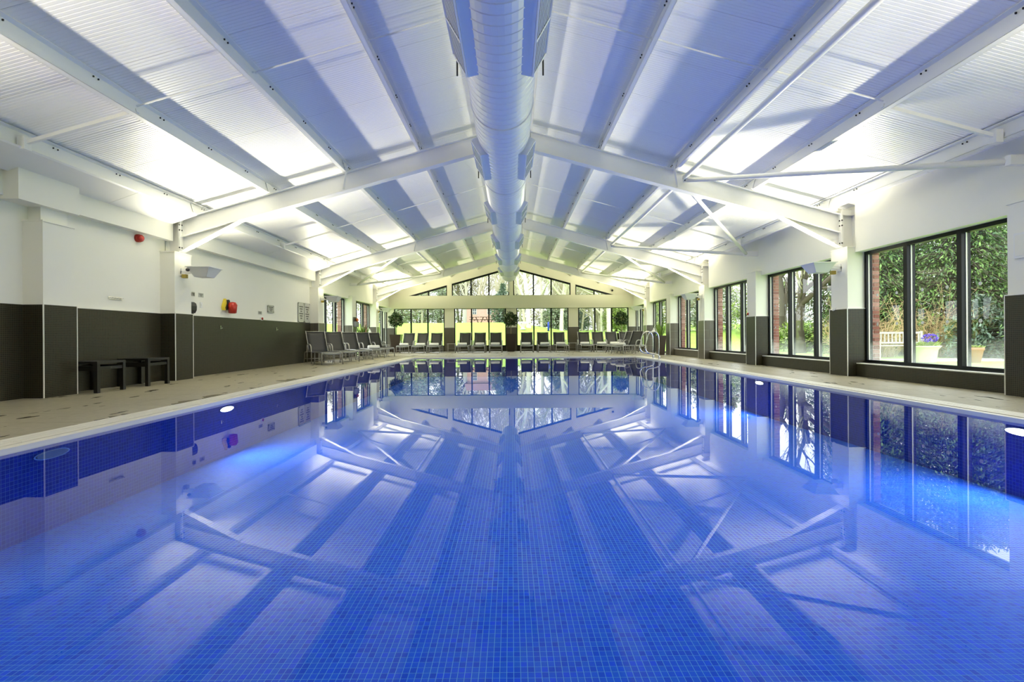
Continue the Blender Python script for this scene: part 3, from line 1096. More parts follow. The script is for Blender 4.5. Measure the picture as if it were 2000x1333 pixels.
def uplight(s, y, label, col, power):
    """trough floodlight on an arm from the pier, shining up at the roof; local +x points into the hall"""
    t = thing('uplight', label, 'light', (s * W_PIER, y, 2.02), 0 if s < 0 else PI, group='uplights on the frame piers')
    # pool face is at local x = 0
    MB().box(0.0, 0.02, -0.06, 0.06, 0.0, 0.14).build('wall_plate', M['housing'], t)
    MB().bar((0.0, -0.05, 0.06), (0.26, -0.05, 0.09), 0.02, 0.05).bar((0.0, 0.05, 0.06), (0.26, 0.05, 0.09), 0.02, 0.05).build('bracket_arm', M['housing'], t)
    # open trough: floor, four flaring sides, flat rim
    lo, hi = (0.30, 0.54, -0.12, 0.14), (0.21, 0.64, -0.21, 0.23)
    zl, zh, th = -0.03, 0.145, 0.012
    h = MB()
    h.box(lo[0], lo[1], lo[2], lo[3], zl, zl + th)
    c0 = [(lo[0], lo[2], zl), (lo[1], lo[2], zl), (lo[1], lo[3], zl), (lo[0], lo[3], zl)]
    c1 = [(hi[0], hi[2], zh), (hi[1], hi[2], zh), (hi[1], hi[3], zh), (hi[0], hi[3], zh)]
    ctr = Vector((0.42, 0.01, 0))
    inn = lambda p: tuple(Vector(p) + (Vector((ctr.x, ctr.y, p[2])) - Vector(p)).normalized() * th)
    for k in range(4):
        j = (k + 1) % 4
        h._prism([c0[k], c0[j], c1[j], c1[k]], [inn(c0[k]), inn(c0[j]), inn(c1[j]), inn(c1[k])])
    for (xa, xb, ya, yb_) in ((hi[0] - .02, hi[0] + .012, hi[2] - .02, hi[3] + .02), (hi[1] - .012, hi[1] + .02, hi[2] - .02, hi[3] + .02),
                              (hi[0] + .012, hi[1] - .012, hi[2] - .02, hi[2] + .012), (hi[0] + .012, hi[1] - .012, hi[3] - .012, hi[3] + .02)):
        h.box(xa, xb, ya, yb_, zh, zh + 0.016)
    hb = h.build('housing', M['housing'], t)
    MB().box(lo[0] + .02, lo[1] - .02, lo[2] + .02, lo[3] - .02, zl + th, zl + th + 0.01).build('lens', M['lamp'], hb)
    MB().tube([(0.24, -0.235, 0.09), (0.24, -0.20, 0.09)], 0.03, 10).build('tilt_knob', M['darkplastic'], hb, True)
    MB().box(0.05, 0.13, -0.10, -0.03, -0.05, 0.02).build('cable_gland', M['brass'], t)
    area_light('uplight_lamp', (0.40, 0.01, 0.085), (1.6, 0, 1.0), 0.28, power, col, t, 0.12)
    return t


WARM = (1.0, 0.93, 0.65)
COOL = (1.0, 0.945, 0.70)
NEAR_C = (1.0, 0.92, 0.72)
for i, fy in enumerate(FRAMES):
    for s, side in ((-1, 'left'), (1, 'right')):
        lab = ['added for daylight beside the camera', 'on the nearest visible frame pier', 'on the middle frame pier', 'on the farthest frame pier'][i]
        uplight(s, fy - 0.02, 'pale trough uplight %s of the %s wall' % (lab, side), [NEAR_C, COOL, WARM, WARM][i], UPLIGHT_W * (0.85 if i == 0 else 1.0))

for (s, y, lit) in ((-1, 6.7, 1), (1, 4.77, 1), (1, 9.8, 1), (-1, 4.15, 0)):
    x = PX0 if s < 0 else PX1
    where = {6.7: 'on the left pool wall', 12.4: 'farther along the left pool wall', 4.77: 'on the near right pool wall', 9.8: 'halfway along the right pool wall', 15.4: 'far along the right pool wall', 4.15: 'nearest on the left pool wall'}[y]
    t = thing('pool_lamp', ('glowing' if lit else 'unlit') + ' oval underwater lamp ' + where, 'pool light', (x, y, -0.125), 0 if s < 0 else PI, group='underwater pool lamps')
    rim, lens = MB(), MB()
    n = 24
    ring = [(0.165 * math.cos(2 * PI * k / n), 0.036 * math.sin(2 * PI * k / n)) for k in range(n)]
    rim.prism_x([(a, b) for a, b in ring], 0.0, 0.014)
    rim.build('rim', M['chrome'], t)
    lens.prism_x([(a * 0.86, b * 0.84) for a, b in ring], 0.014, 0.022)
    lens.build('lens', M['poollamp'] if lit else M['dimlens'], t)
    if lit:
        area_light('pool_lamp_glow', (0.04, 0, -0.02), (1, 0, -0.02), 0.26, POOL_W, (0.80, 0.90, 1.0), t, 0.08)

# ================================================================== VENTILATION DUCT
DX, DZ, DR = -0.10, 3.80, 0.388
DY0, DY1 = -6.0, 24.4
vd = thing('ventilation_duct', 'round galvanised ventilation duct hung along the ridge', 'duct', (DX, 0, DZ))


def round_y(m, prof, n=40):
    """profile [(radius, y)] turned about the y axis"""
    base = len(m.v)
    for r, y in prof:
        for j in range(n):
            a = 2 * PI * j / n
            m.v.append((r * math.cos(a), y, r * math.sin(a)))
    for k in range(len(prof) - 1):
        for j in range(n):
            a, b = base + k * n + j, base + k * n + (j + 1) % n
            m.f.append((a, a + n, b + n, b))
    return m


SEAM = 0.145
jy = [DY0, -2.0, 2.0, 6.5, 9.45, 11.0, 12.5, 14.2, 15.8, 17.4, 18.9, 20.5, 22.5, DY1]
for a, b in zip(jy[:-1], jy[1:]):
    prof = []
    y = a
    while y < b - SEAM:
        prof += [(DR, y), (DR, y + SEAM - 0.022), (DR + 0.007, y + SEAM - 0.015), (DR + 0.007, y + SEAM - 0.007)]
        y += SEAM
    prof += [(DR, y), (DR, b)]
    round_y(MB(), prof).build('duct_section', M['galv'], vd)
    round_y(MB(), [(DR - 0.002, b - 0.035), (DR + 0.015, b - 0.03), (DR + 0.015, b + 0.0), (DR - 0.002, b + 0.005)]).build('joint_ring', M['galv'], vd)
# flared far end
ec = MB()
round_y(ec, [(DR, DY1), (DR - 0.05, DY1 + 0.3), (DR - 0.12, DY1 + 0.45), (0.02, DY1 + 0.5)])
ec.build('end_cap', M['galv'], vd)
MB().box(-0.03, 0.03, DY1 + 0.3, DY1 + 0.36, -0.85, -0.2).build('end_sensor', M['steel'], vd)

BL = 1.27
sec = [(0.20, -0.318), (0.325, -0.337), (0.46, -0.13), (0.35, -0.075)]   # right-hand diffuser section
for k in range(6):
    y1 = 5.25 + 3.48 * k
    y0 = y1 - BL
    for s in (-1, 1):
        dfo = link('diffuser', None, vd, (0, 0, 0))
        body = MB()
        (ax, az), (bx, bz), (cx, cz), (dx, dz) = sec
        e = 0.08   # slanted ends
        ring0 = [(s * ax, y0 + e, az), (s * bx, y0 + e * 0.6, bz), (s * cx, y0, cz), (s * dx, y0, dz)]
        ring1 = [(s * ax, y1 - e * 0.2, az), (s * bx, y1, bz), (s * cx, y1 - e, cz), (s * dx, y1 - e, dz)]
        i = len(body.v)
        body.v += ring0 + ring1
        fs = [(0, 1, 2, 3), (7, 6, 5, 4), (0, 4, 5, 1), (2, 6, 7, 3), (3, 7, 4, 0), (1, 5, 6, 2)]
        for q in fs:
            body.f.append(q if s > 0 else q[::-1])
        body.build('diffuser_box', M['galv'], dfo)
        # louvred face between b and c
        def F(u, v, lift):
            x = bx + (cx - bx) * u
            z = bz + (cz - bz) * u
            nx_, nz_ = (cz - bz), -(cx - bx)
            q = math.hypot(nx_, nz_)
            ya = ring0[1][1] + (ring0[2][1] - ring0[1][1]) * u
            yb_ = ring1[1][1] + (ring1[2][1] - ring1[1][1]) * u
            return (s * (x + nx_ / q * lift), ya + (yb_ - ya) * v, z + nz_ / q * lift)
        back = MB().poly([F(0.08, 0.03, 0.003), F(0.08, 0.97, 0.003), F(0.94, 0.97, 0.003), F(0.94, 0.03, 0.003)])
        back.build('louvre_backing', M['louvre'], dfo)
        for j in range(8):
            u0 = 0.10 + 0.105 * j
            bl = MB()
            q = [F(u0, 0.03, 0.005), F(u0, 0.97, 0.005), F(u0 + 0.028, 0.97, 0.010), F(u0 + 0.028, 0.03, 0.010)]
            q2 = [F(u0 + 0.006, 0.03, 0.004), F(u0 + 0.006, 0.97, 0.004), F(u0 + 0.033, 0.97, 0.008), F(u0 + 0.033, 0.03, 0.008)]
            bl._prism(q, q2)
            bl.build('louvre_blade', M['galv'], dfo)
        fr = MB()
        for (ua, va, ub, vb) in ((0.04, 0, 0.04, 1), (0.97, 0, 0.97, 1), (0.04, 0.01, 0.97, 0.01), (0.04, 0.99, 0.97, 0.99), (0.04, 0.5, 0.97, 0.5)):
            fr.bar(F(ua, va, 0.008), F(ub, vb, 0.008), 0.018, 0.018)
        fr.build('grille_frame', M['steel'], dfo)
        # threaded hanger rod beside the box
        MB().tube([(s * 0.45, y1 + 0.12, -0.20), (s * 0.45, y1 + 0.12, 1.2 - TAN * 0.45)], 0.006, 6).build('hanger_rod', M['alu'], vd)
        MB().tube([(s * 0.45, y1 + 0.12, -0.26), (s * 0.45, y1 + 0.12, -0.10)], 0.010, 6).build('rod_end', M['darkplastic'], vd)

# ================================================================== SUN LOUNGERS
def make_lounger():
    """local: +y is the head, foot at y = -1.0; seat 0.36 high"""
    t = thing('sun_lounger', 'x', 'sun lounger')
    SH = 0.36
    hy, hz = 0.28, SH
    ty, tz = 0.62, 0.99
    # seat sling, sagging between the rails, curling down at the foot
    prof = [(-1.02, SH - 0.05), (-0.99, SH - 0.012), (-0.9, SH), (-0.5, SH - 0.014), (-0.1, SH - 0.018), (hy, SH)]
    def strip(prof, w, th):
        m = MB()
        n = 5
        for sgn in (0, 1):
            for (y, z) in prof:
                for i in range(n):
                    u = i / (n - 1) * 2 - 1
                    m.v.append((u * w, y, z - 0.018 * (1 - u * u) - sgn * th))
        L = len(prof)
        for k in range(L - 1):
            for i in range(n - 1):
                a = k * n + i
                m.f.append((a, a + 1, a + n + 1, a + n))
                b = a + L * n
                m.f.append((b, b + n, b + n + 1, b + 1))
        for k in range(L - 1):
            for i in (0, n - 1):
                a, b = k * n + i, k * n + i + L * n
                m.f.append((a, a + n, b + n, b) if i == 0 else (a, b, b + n, a + n))
        for k in (0, L - 1):
            for i in range(n - 1):
                a, b = k * n + i, k * n + i + L * n
                m.f.append((a, b, b + 1, a + 1) if k == 0 else (a, a + 1, b + 1, b))
        return m
    strip(prof, 0.275, 0.006).build('seat_sling', M['slingseat'], t, True)
    bp = []
    for k in range(7):
        q = k / 6
        bp.append((hy + (ty - hy) * q + 0.02 * math.sin(q * PI), hz + (tz - hz) * q))
    bp.append((ty + 0.035, tz - 0.005))
    strip(bp, 0.275, 0.006).build('back_sling', M['sling'], t, True)
    for s in (-1, 1):
        x = s * 0.29
        MB().tube([(x, -1.02, SH - 0.06), (x, -0.98, SH - 0.01), (x, -0.9, SH), (x, hy, SH), (x, 0.72, SH - 0.01)], 0.017, 8).build('side_rail', M['alu'], t, True)
        MB().tube([(x, hy, hz), (x, ty, tz), (x, ty + 0.02, tz + 0.015)], 0.015, 8).build('back_rail', M['alu'], t, True)
        MB().tube([(x, -0.93, SH), (x + s * 0.012, -0.98, SH - 0.06), (x + s * 0.02, -1.0, 0.0)], 0.016, 8).build('leg', M['alu'], t, True)
        MB().tube([(x, 0.68, SH), (x + s * 0.012, 0.72, SH - 0.06), (x + s * 0.02, 0.74, 0.0)], 0.016, 8).build('leg', M['alu'], t, True)
        MB().tube([(x, -0.30, SH - 0.01), (x + s * 0.01, -0.31, 0.0)], 0.014, 8).build('leg', M['alu'], t, True)
        xa = s * 0.325
        MB().tube([(xa, -0.08, 0.0), (xa, -0.06, 0.40), (xa, -0.02, 0.52), (xa, 0.06, 0.58), (xa, 0.16, 0.595), (xa, 0.36, 0.585)], [0.016, 0.018, 0.021, 0.021, 0.02, 0.014], 8).build('armrest', M['alu'], t, True)
        MB().tube([(xa, 0.36, 0.02), (xa, 0.36, 0.58)], 0.013, 8).build('arm_post', M['alu'], t, True)
    for y, z in ((-0.98, 0.13), (-0.31, 0.11), (0.73, 0.13)):
        MB().tube([(-0.30, y, z), (0.30, y, z)], 0.011, 6).build('crossbar', M['alu'], t, True)
    MB().tube([(-0.29, ty, tz), (0.29, ty, tz)], 0.013, 6).build('crossbar', M['alu'], t, True)
    return t


def make_towel():
    """rolled towel lying along x, resting on z = 0"""
    m = MB()
    n, L, r = 20, 0.22, 0.084
    for x, q in ((-L, 0.90), (-L + 0.02, 1.0), (-0.08, 1.02), (0.08, 1.02), (L - 0.02, 1.0), (L, 0.90)):
        for j in range(n):
            a = 2 * PI * j / n
            fl_ = 0.82 if math.sin(a) < -0.5 else 1.0
            m.v.append((x, r * q * math.cos(a), r * 0.9 + r * q * math.sin(a) * fl_ * 0.95))
    for k in range(5):
        for j in range(n):
            a, b = k * n + j, k * n + (j + 1) % n
            m.f.append((a, b, b + n, a + n))
    m.f.append(tuple(reversed(range(n))))
    m.f.append(tuple(5 * n + j for j in range(n)))
    t = thing('rolled_towel', 'x', 'towel')
    m.build('roll', M['towel'], t, True)
    sp = MB()
    for e in (-L - 0.001, L + 0.001):
        pts = [(e, (0.010 + 0.0038 * k) * math.cos(k * 0.75), r * 0.9 + (0.010 + 0.0038 * k) * math.sin(k * 0.75) * 0.9) for k in range(14)]
        sp.tube(pts, 0.004, 5)
    sp.build('spiral_edge', M['towel'], t)
    MB().poly([(-L + 0.01, 0.03, r * 1.86), (L - 0.01, 0.03, r * 1.86), (L - 0.01, 0.062, r * 1.40), (-L + 0.01, 0.062, r * 1.40)]).build('loose_flap', M['towel'], t)
    return t


LG, TW = make_lounger(), make_towel()
first = {'l': True, 't': True}


def put_lounger(x, y, rz, label, towel=None, ty=-0.55, tx=0.0):
    if first['l']:
        o = LG
        o.location = (x, y, 0); o.rotation_euler = (0, 0, rz); o['label'] = label; o['group'] = 'black mesh sun loungers'
        first['l'] = False
    else:
        o = copy_tree(LG, None, (x, y, 0), rz, label, 'black mesh sun loungers')
    if towel:
        c, s_ = math.cos(rz), math.sin(rz)
        px, py = x + tx * c - ty * s_, y + tx * s_ + ty * c
        if first['t']:
            q = TW
            q.location = (px, py, 0.336); q.rotation_euler = (0, 0, rz); q['label'] = towel; q['group'] = 'rolled white towels'
            first['t'] = False
        else:
            copy_tree(TW, None, (px, py, 0.336), rz, towel, 'rolled white towels')
    return o


YL = 25.95
row = [(-5.30, 'first'), (-4.58, 'second'), (-3.85, 'third'), (-2.40, 'fourth'), (-1.62, 'fifth'), (-0.80, 'sixth'), (0.78, 'seventh'), (1.62, 'eighth'), (2.46, 'ninth'), (3.72, 'tenth'), (4.45, 'eleventh'), (5.16, 'twelfth')]
for i, (x, nm) in enumerate(row):
    put_lounger(x, YL + (0.05 if i % 2 else 0), 0.02 * ((i % 3) - 1), 'black mesh sun lounger facing the pool, %s from left in the far row' % nm,
                'rolled white towel on the %s lounger of the far row' % nm if i != 11 else 'rolled white towel on the twelfth lounger of the far row', -0.42, (-0.05, 0.04, -0.02)[i % 3])
put_lounger(5.88, 26.02, 0.0, 'dark sun lounger in front of the far right bay tree')
put_lounger(5.30, 22.85, -0.82, 'sun lounger turned sideways near the ladder, closest to the camera', 'rolled white towel on the lounger turned sideways near the ladder', -0.75)
put_lounger(5.28, 24.05, -0.82, 'sun lounger turned sideways behind the one near the ladder', 'rolled white towel on the rear sideways lounger', -0.7)
nm = ['nearest the camera', 'second from the camera', 'third from the camera', 'fourth from the camera', 'fifth, beside the planter']
for k in range(5):
    fx, fy = -5.27 + 0.05 * k, 15.05 + 1.46 * k
    rz = 0.66 - 0.01 * k
    put_lounger(fx - math.sin(rz) * 1.0, fy + math.cos(rz) * 1.0, rz, 'black mesh sun lounger along the left wall, ' + nm[k], 'rolled white towel on the left wall lounger beside the corner planter' if k == 3 else None, -0.7)


def side_table(x, y, label):
    t = thing('side_table', label, 'table', (x, y, 0), 0, 'small lounger side tables')
    MB().box(-0.22, 0.22, -0.22, 0.22, 0.425, 0.445).build('table_top', M['alu'], t)
    for a in (-1, 1):
        for b in (-1, 1):
            MB().tube([(a * 0.19, b * 0.19, 0), (a * 0.19, b * 0.19, 0.43)], 0.012, 6).build('leg', M['alu'], t)
    MB().tube([(-0.19, 0.19, 0.2), (0.19, 0.19, 0.2)], 0.008, 6).build('stretcher', M['alu'], t)


side_table(-3.06, 26.1, 'slim grey side table between third and fourth loungers of the far row')
side_table(-5.98, 24.0, 'slim grey side table beside the left corner planter')
side_table(3.13, 26.2, 'slim grey side table between ninth and tenth loungers of the far row')

# two black occasional tables against the blind wall
for (y0, y1, lab) in ((7.56, 8.12, 'black wooden low table beside the near left pier'), (8.62, 9.16, 'black wooden low table beside the uplight pier')):
    t = thing('low_table', lab, 'table', (-6.38, (y0 + y1) / 2, 0), 0, 'black low tables')
    hx, hy = 0.26, (y1 - y0) / 2
    MB().box(-hx, hx, -hy, hy, 0.435, 0.47).build('table_top', M['blackwood'], t)
    for a in (-1, 1):
        for b in (-1, 1):
            B(a * hx, a * (hx - 0.055), b * hy, b * (hy - 0.055), 0, 0.435).build('leg', M['blackwood'], t)
    for b in (-1, 1):
        B(-hx + 0.055, hx - 0.055, b * (hy - 0.012), b * (hy - 0.035), 0.33, 0.40).build('apron', M['blackwood'], t)
        B(b * (hx - 0.012), b * (hx - 0.035), -hy + 0.055, hy - 0.055, 0.345, 0.39).build('apron', M['blackwood'], t)

# ================================================================== POOL LADDER
for y, lab in ((16.75, 'stainless grab rail at the pool edge, nearer of the ladder pair'), (17.45, 'stainless grab rail at the pool edge, farther of the ladder pair')):
    t = thing('grab_rail', lab, 'handrail', (4.80, y, 0), 0, 'ladder grab rails')
    pts = [(0.02, 0, 0.0), (0.02, 0, 0.70), (0.0, 0, 0.82), (-0.07, 0, 0.91), (-0.17, 0, 0.94), (-0.27, 0, 0.90), (-0.34, 0, 0.80), (-0.37, 0, 0.66), (-0.42, 0, 0.40),
           (-0.42, 0, 0.33), (-0.37, 0, 0.25), (-0.28, 0, 0.205), (-0.12, 0, 0.19), (-0.02, 0, 0.17), (0.04, 0, 0.11), (0.06, 0, 0.0)]
    # smooth by subdivision
    for _ in range(2):
        q = [pts[0]]
        for a, b in zip(pts[:-1], pts[1:]):
            q += [tuple(a[i] * .75 + b[i] * .25 for i in range(3)), tuple(a[i] * .25 + b[i] * .75 for i in range(3))]
        pts = q + [pts[-1]]
    MB().tube(pts, 0.020, 10).build('rail', M['chrome'], t, True)
    for x in (0.02, 0.06):
        MB().lathe([(0.045, 0), (0.045, 0.006), (0.028, 0.02)], (x, 0, 0), 14).build('socket_flange', M['chrome'], t, True)

# ================================================================== PLANTS INDOORS
def leaf(m, p, d, up, L, w):
    d = d.normalized()
    s = d.cross(up)
    s = s.normalized() if s.length > 1e-4 else Vector((1, 0, 0))
    q = d.cross(s) * (w * 0.25)
    i = len(m.v)
    m.v += [tuple(p), tuple(p + d * L * 0.45 + s * w + q), tuple(p + d * L), tuple(p + d * L * 0.45 - s * w + q)]
    m.f.append((i, i + 1, i + 2, i + 3))


def rv():
    while True:
        v = Vector((random.uniform(-1, 1), random.uniform(-1, 1), random.uniform(-1, 1)))
        if 0.05 < v.length < 1:
            return v.normalized()


def planter(t, w0, w1, h):
    m = MB()
    m.frustum((-w0, w0, -w0, w0), (-w1, w1, -w1, w1), 0, h)
    m.build('planter', M['planter'], t)
    fr = MB()
    for (a, b, c, d) in ((-w1 - .008, w1 + .008, -w1 - .008, -w1 + .03), (-w1 - .008, w1 + .008, w1 - .03, w1 + .008), (-w1 - .008, -w1 + .03, -w1 + .03, w1 - .03), (w1 - .03, w1 + .008, -w1 + .03, w1 - .03)):
        fr.box(a, b, c, d, h - 0.012, h + 0.01)
    fr.build('planter_rim', M['planter'], t)
    B(-w1 + .03, w1 - .03, -w1 + .03, w1 - .03, h, h + 0.004).build('soil', M['soil'], t)


def bay_tree(x, y, label):
    t = thing('potted_bay_tree', label, 'potted tree', (x, y, 0), 0, 'bay trees in tall planters')
    planter(t, 0.185, 0.285, 0.92)
    MB().tube([(0, 0, 0.92), (0.01, 0.005, 1.2), (-0.01, 0, 1.45), (0, 0, 1.7)], [0.022, 0.02, 0.018, 0.012], 7).build('trunk', M['bark'], t, True)
    br = MB()
    fo = MB()
    c = Vector((0, 0, 1.70))
    for k in range(26):
        d = rv()
        d.z = d.z * 0.8 + 0.1
        e = c + Vector((d.x * .34, d.y * .34, d.z * .33))
        br.tube([c + Vector((0, 0, -0.15)), c + d * 0.12, e], [0.008, 0.006, 0.003], 4)
    br.build('branch', M['bark'], t)
    for k in range(900):
        d = rv()
        r = random.uniform(0.16, 0.36) * (1.0 + 0.12 * math.sin(5 * d.x + 3 * d.z))
        p = c + Vector((d.x * r * 1.02, d.y * r * 1.02, d.z * r * 0.98))
        dd = (d + rv() * 0.9 + Vector((0, 0, -0.15)))
        leaf(fo, p, dd, rv(), random.uniform(0.08, 0.13), random.uniform(0.022, 0.032))
    fo.build('foliage', M['bay'], t)


bay_tree(-6.02, 26.75, 'ball shaped bay tree in a tapered planter, left far corner')
bay_tree(-0.03, 26.98, 'ball shaped bay tree in a tapered planter at the centre pier')
bay_tree(5.80, 27.0, 'ball shaped bay tree in a tapered planter, right far corner')


def snake_plant(x, y, label):
    t = thing('potted_snake_plant', label, 'potted plant', (x, y, 0), 0, 'spiky plants in tall planters')
    planter(t, 0.13, 0.19, 0.78)
    m = MB()
    for k in range(34):
        a = random.uniform(0, 2 * PI)
        r = random.uniform(0, 0.13)
        L = random.uniform(0.35, 0.62)
        p = Vector((r * math.cos(a), r * math.sin(a), 0.78))
        d = Vector((math.cos(a) * r * 2.6, math.sin(a) * r * 2.6, 1)).normalized()
        s = d.cross(Vector((math.sin(a), -math.cos(a), 0.1))).normalized()
        w = random.uniform(0.014, 0.024)
        i = len(m.v)
        q1, q2 = p + d * L * 0.55 + rv() * 0.015, p + d * L + Vector((math.cos(a), math.sin(a), 0)) * 0.03
        m.v += [tuple(p - s * w * .7), tuple(p + s * w * .7), tuple(q1 + s * w), tuple(q1 - s * w), tuple(q2)]
        m.f += [(i, i + 1, i + 2, i + 3), (i + 3, i + 2, i + 4)]
    m.build('blade', M['blade'], t)


snake_plant(-6.20, 21.38, 'spiky leaved plant in a tall planter behind the left loungers')
snake_plant(6.06, 20.85, 'spiky leaved plant in a tall planter behind the pool ladder')
for (x, y, lab) in ((-6.20, 22.35, 'white lantern on a slim dark stand by the left glazed door'), (6.15, 22.0, 'white lantern on a slim dark stand by the right planter')):
    t = thing('lantern_stand', lab, 'lantern', (x, y, 0), 0, 'white lanterns on stands')
    MB().lathe([(0.14, 0), (0.14, 0.02), (0.025, 0.04), (0.02, 0.9), (0.10, 0.91), (0.10, 0.925)], n=12).build('stand', M['darkplastic'], t)
    ln = MB().frustum((-0.10, 0.10, -0.10, 0.10), (-0.03, 0.03, -0.03, 0.03), 0.925, 1.13).build('lantern_shade', M['white'], t)
    MB().lathe([(0.022, 1.13), (0.022, 1.16), (0.008, 1.18)], n=8).build('finial', M['white'], ln)
t = thing('leaflet_box', 'grey wall box holding an orange flower by the left glazed door', 'box', (-6.375, 20.85, 0))
B(0.0, 0.10, -0.17, 0.24, 1.22, 1.44).build('box_body', M['greybox'], t)
B(0.0, 0.02, -0.17, 0.24, 1.44, 1.62).build('back_board', M['darkplastic'], t)
MB().lathe([(0.02, 1.42), (0.055, 1.49), (0.06, 1.54), (0.03, 1.58)], (0.06, 0.1, 0), 8).build('flower', M['orange'], t, True)

# ================================================================== SMALL THINGS ON THE WALLS
XW = -W_WALL
t = thing('fire_sounder', 'round red fire alarm sounder high on the left wall', 'alarm', (XW, 9.15, 2.60))
MB().tube([(0.0, 0, 0), (0.05, 0, 0)], 0.072, 20).build('base', M['red'], t, True)
MB().tube([(0.05, 0, 0), (0.085, 0, 0), (0.11, 0, 0)], [0.066, 0.062, 0.034], 20).build('dome', M['red'], t, True)
t = thing('hook_rail', 'small chrome hook rail on the near left wall', 'hook rail', (XW, 8.63, 1.49))
B(0, 0.012, -0.15, 0.15, -0.018, 0.018).build('back_plate', M['chrome'], t)
for k in range(5):
    y = -0.12 + 0.06 * k
    MB().tube([(0.012, y, 0.0), (0.04, y, -0.005), (0.05, y, 0.012)], 0.007, 6).build('hook', M['chrome'], t, True)


def plate(y, z, w, h, label, pr=2, mat='greyplate', x=XW, standoff=False):
    t = thing('wall_sign', label, 'sign', (x, y, z))
    o = 0.02 if standoff else 0.0
    B(o, o + 0.006, -w / 2, w / 2, -h / 2, h / 2).build('sign_plate', M[mat], t)
    for k in range(pr):
        zz = h * (0.30 - 0.6 * (k + 0.5) / pr) * 1.15
        ww = w * (0.36 - 0.10 * ((k * 7) % 3))
        B(o + 0.006, o + 0.0065, -ww, ww * 0.9, zz - h * 0.18 / pr, zz + h * 0.18 / pr).build('print', M['print'], t)
    if standoff:
        for a in (-1, 1):
            for b in (-1, 1):
                MB().tube([(0, a * (w / 2 - 0.03), b * (h / 2 - 0.03)), (o + 0.012, a * (w / 2 - 0.03), b * (h / 2 - 0.03))], 0.012, 8).build('standoff', M['darkplastic'], t)


plate(10.72, 1.73, 0.10, 0.09, 'small grey plate beside the uplight pier above the black dispenser', standoff=True)
plate(11.02, 1.73, 0.17, 0.09, 'small oblong grey plate left of the red throw bag', pr=3)
plate(13.60, 1.47, 0.20, 0.085, 'small grey plate above the red call point', pr=2)
plate(14.18, 1.60, 0.36, 0.21, 'square notice plate on standoffs on the left wall', pr=3, standoff=True)
plate(16.22, 1.60, 0.44, 0.64, 'tall acrylic notice board, left one of the pair', pr=6, mat='acrylic', standoff=True)
plate(16.70, 1.60, 0.44, 0.64, 'tall acrylic notice board, right one of the pair beside the pier', pr=6, mat='acrylic', standoff=True)
t = thing('wall_dispenser', 'black rounded dispenser beside the uplight pier', 'dispenser', (XW, 10.62, 1.44))
m = MB()
m.prism_y([(0, -0.12), (0.07, -0.11), (0.10, -0.05), (0.105, 0.03), (0.09, 0.09), (0.05, 0.12), (0, 0.12)], -0.09, 0.09)
m.build('cover', M['darkplastic'], t)
B(0.02, 0.08, -0.02, 0.02, -0.135, -0.11).build('nozzle', M['darkplastic'], t)
t = thing('light_switch', 'tiny white switch below the oblong grey plate', 'switch', (XW, 11.02, 1.52))
B(0, 0.01, -0.04, 0.04, -0.06, 0.06).build('switch_plate', M['white'], t)
B(0.01, 0.016, -0.012, 0.012, -0.02, 0.02).build('rocker', M['white'], t)
t = thing('throw_bag', 'red and yellow rescue throw bag hanging on the left wall', 'rescue bag', (XW + 0.01, 11.95, 1.55))
MB().prism_x([(-0.17, -0.02), (-0.08, 0.17), (-0.05, 0.17), (-0.03, 0.0), (-0.08, -0.10), (-0.15, -0.10)], 0.0, 0.05).build('yellow_sleeve', M['yellow'], t)
MB().prism_x([(-0.10, -0.05), (-0.02, 0.09), (0.02, 0.15), (0.06, 0.13), (0.06, 0.06), (-0.04, -0.10)], 0.0, 0.075).build('black_strap', M['darkplastic'], t)
MB().lathe([(0.05, -0.17), (0.085, -0.16), (0.105, 0.03), (0.07, 0.09), (0.02, 0.10)], (0.13, 0.06, -0.0), 12).build('red_bag', M['red'], t, True)
for (x, y, z, sg, lab) in ((XW, 13.66, 1.315, 1, 'round red emergency call point on the left wall'), (W_PIER, 13.78, 1.36, -1, 'round red emergency call point on the right pier')):
    t = thing('call_point', lab, 'call point', (x, y, z), 0 if sg > 0 else PI)
    B(0, 0.03, -0.05, 0.05, -0.045, 0.045).build('back_box', M['white'], t)
    MB().tube([(0.03, 0, 0), (0.05, 0, 0)], 0.035, 14).build('push_button', M['red'], t, True)
for (y, z, lab) in ((11.72, 1.05, 'small chrome hook in the dado under the throw bag'), (14.5, 1.05, 'small chrome hook in the dado under the notice plate')):
    t = thing('wall_hook', lab, 'hook', (XW + 0.022, y, z), group='dado hooks')
    B(0, 0.008, -0.012, 0.012, -0.04, 0.04).build('back_plate', M['chrome'], t)
    MB().tube([(0.008, 0, -0.02), (0.035, 0, -0.03), (0.045, 0, -0.008)], 0.006, 6).build('hook', M['chrome'], t, True)
t = thing('wall_hook', 'white looped cord hook on the right uplight pier', 'hook', (W_PIER - 0.02, 10.12, 1.30), PI, 'dado hooks')
MB().tube([(0.0, -0.06, 0.02), (0.015, -0.05, -0.02), (0.02, 0, -0.035), (0.015, 0.05, -0.02), (0.0, 0.06, 0.02)], 0.007, 6).build('cord', M['white'], t, True)
t = thing('control_panel', 'white control panel on the near right pier', 'control panel', (W_PIER, 6.42, 1.90), PI)
B(0, 0.03, -0.07, 0.14, -0.16, 0.16).build('panel_box', M['white'], t)
B(0.03, 0.034, -0.05, 0.12, -0.13, 0.13).build('panel_cover', M['trimw'], t)
t = thing('security_camera', 'small black camera under the right gable window', 'camera', (5.42, YF, 3.22))
MB().tube([(0, 0, 0), (0, -0.08, 0.0)], 0.025, 8).build('mount', M['darkplastic'], t)
MB().tube([(0, -0.08, 0), (0, -0.14, 0), (0, -0.19, -0.01)], [0.05, 0.06, 0.03], 12).build('camera_head', M['darkplastic'], t, True)

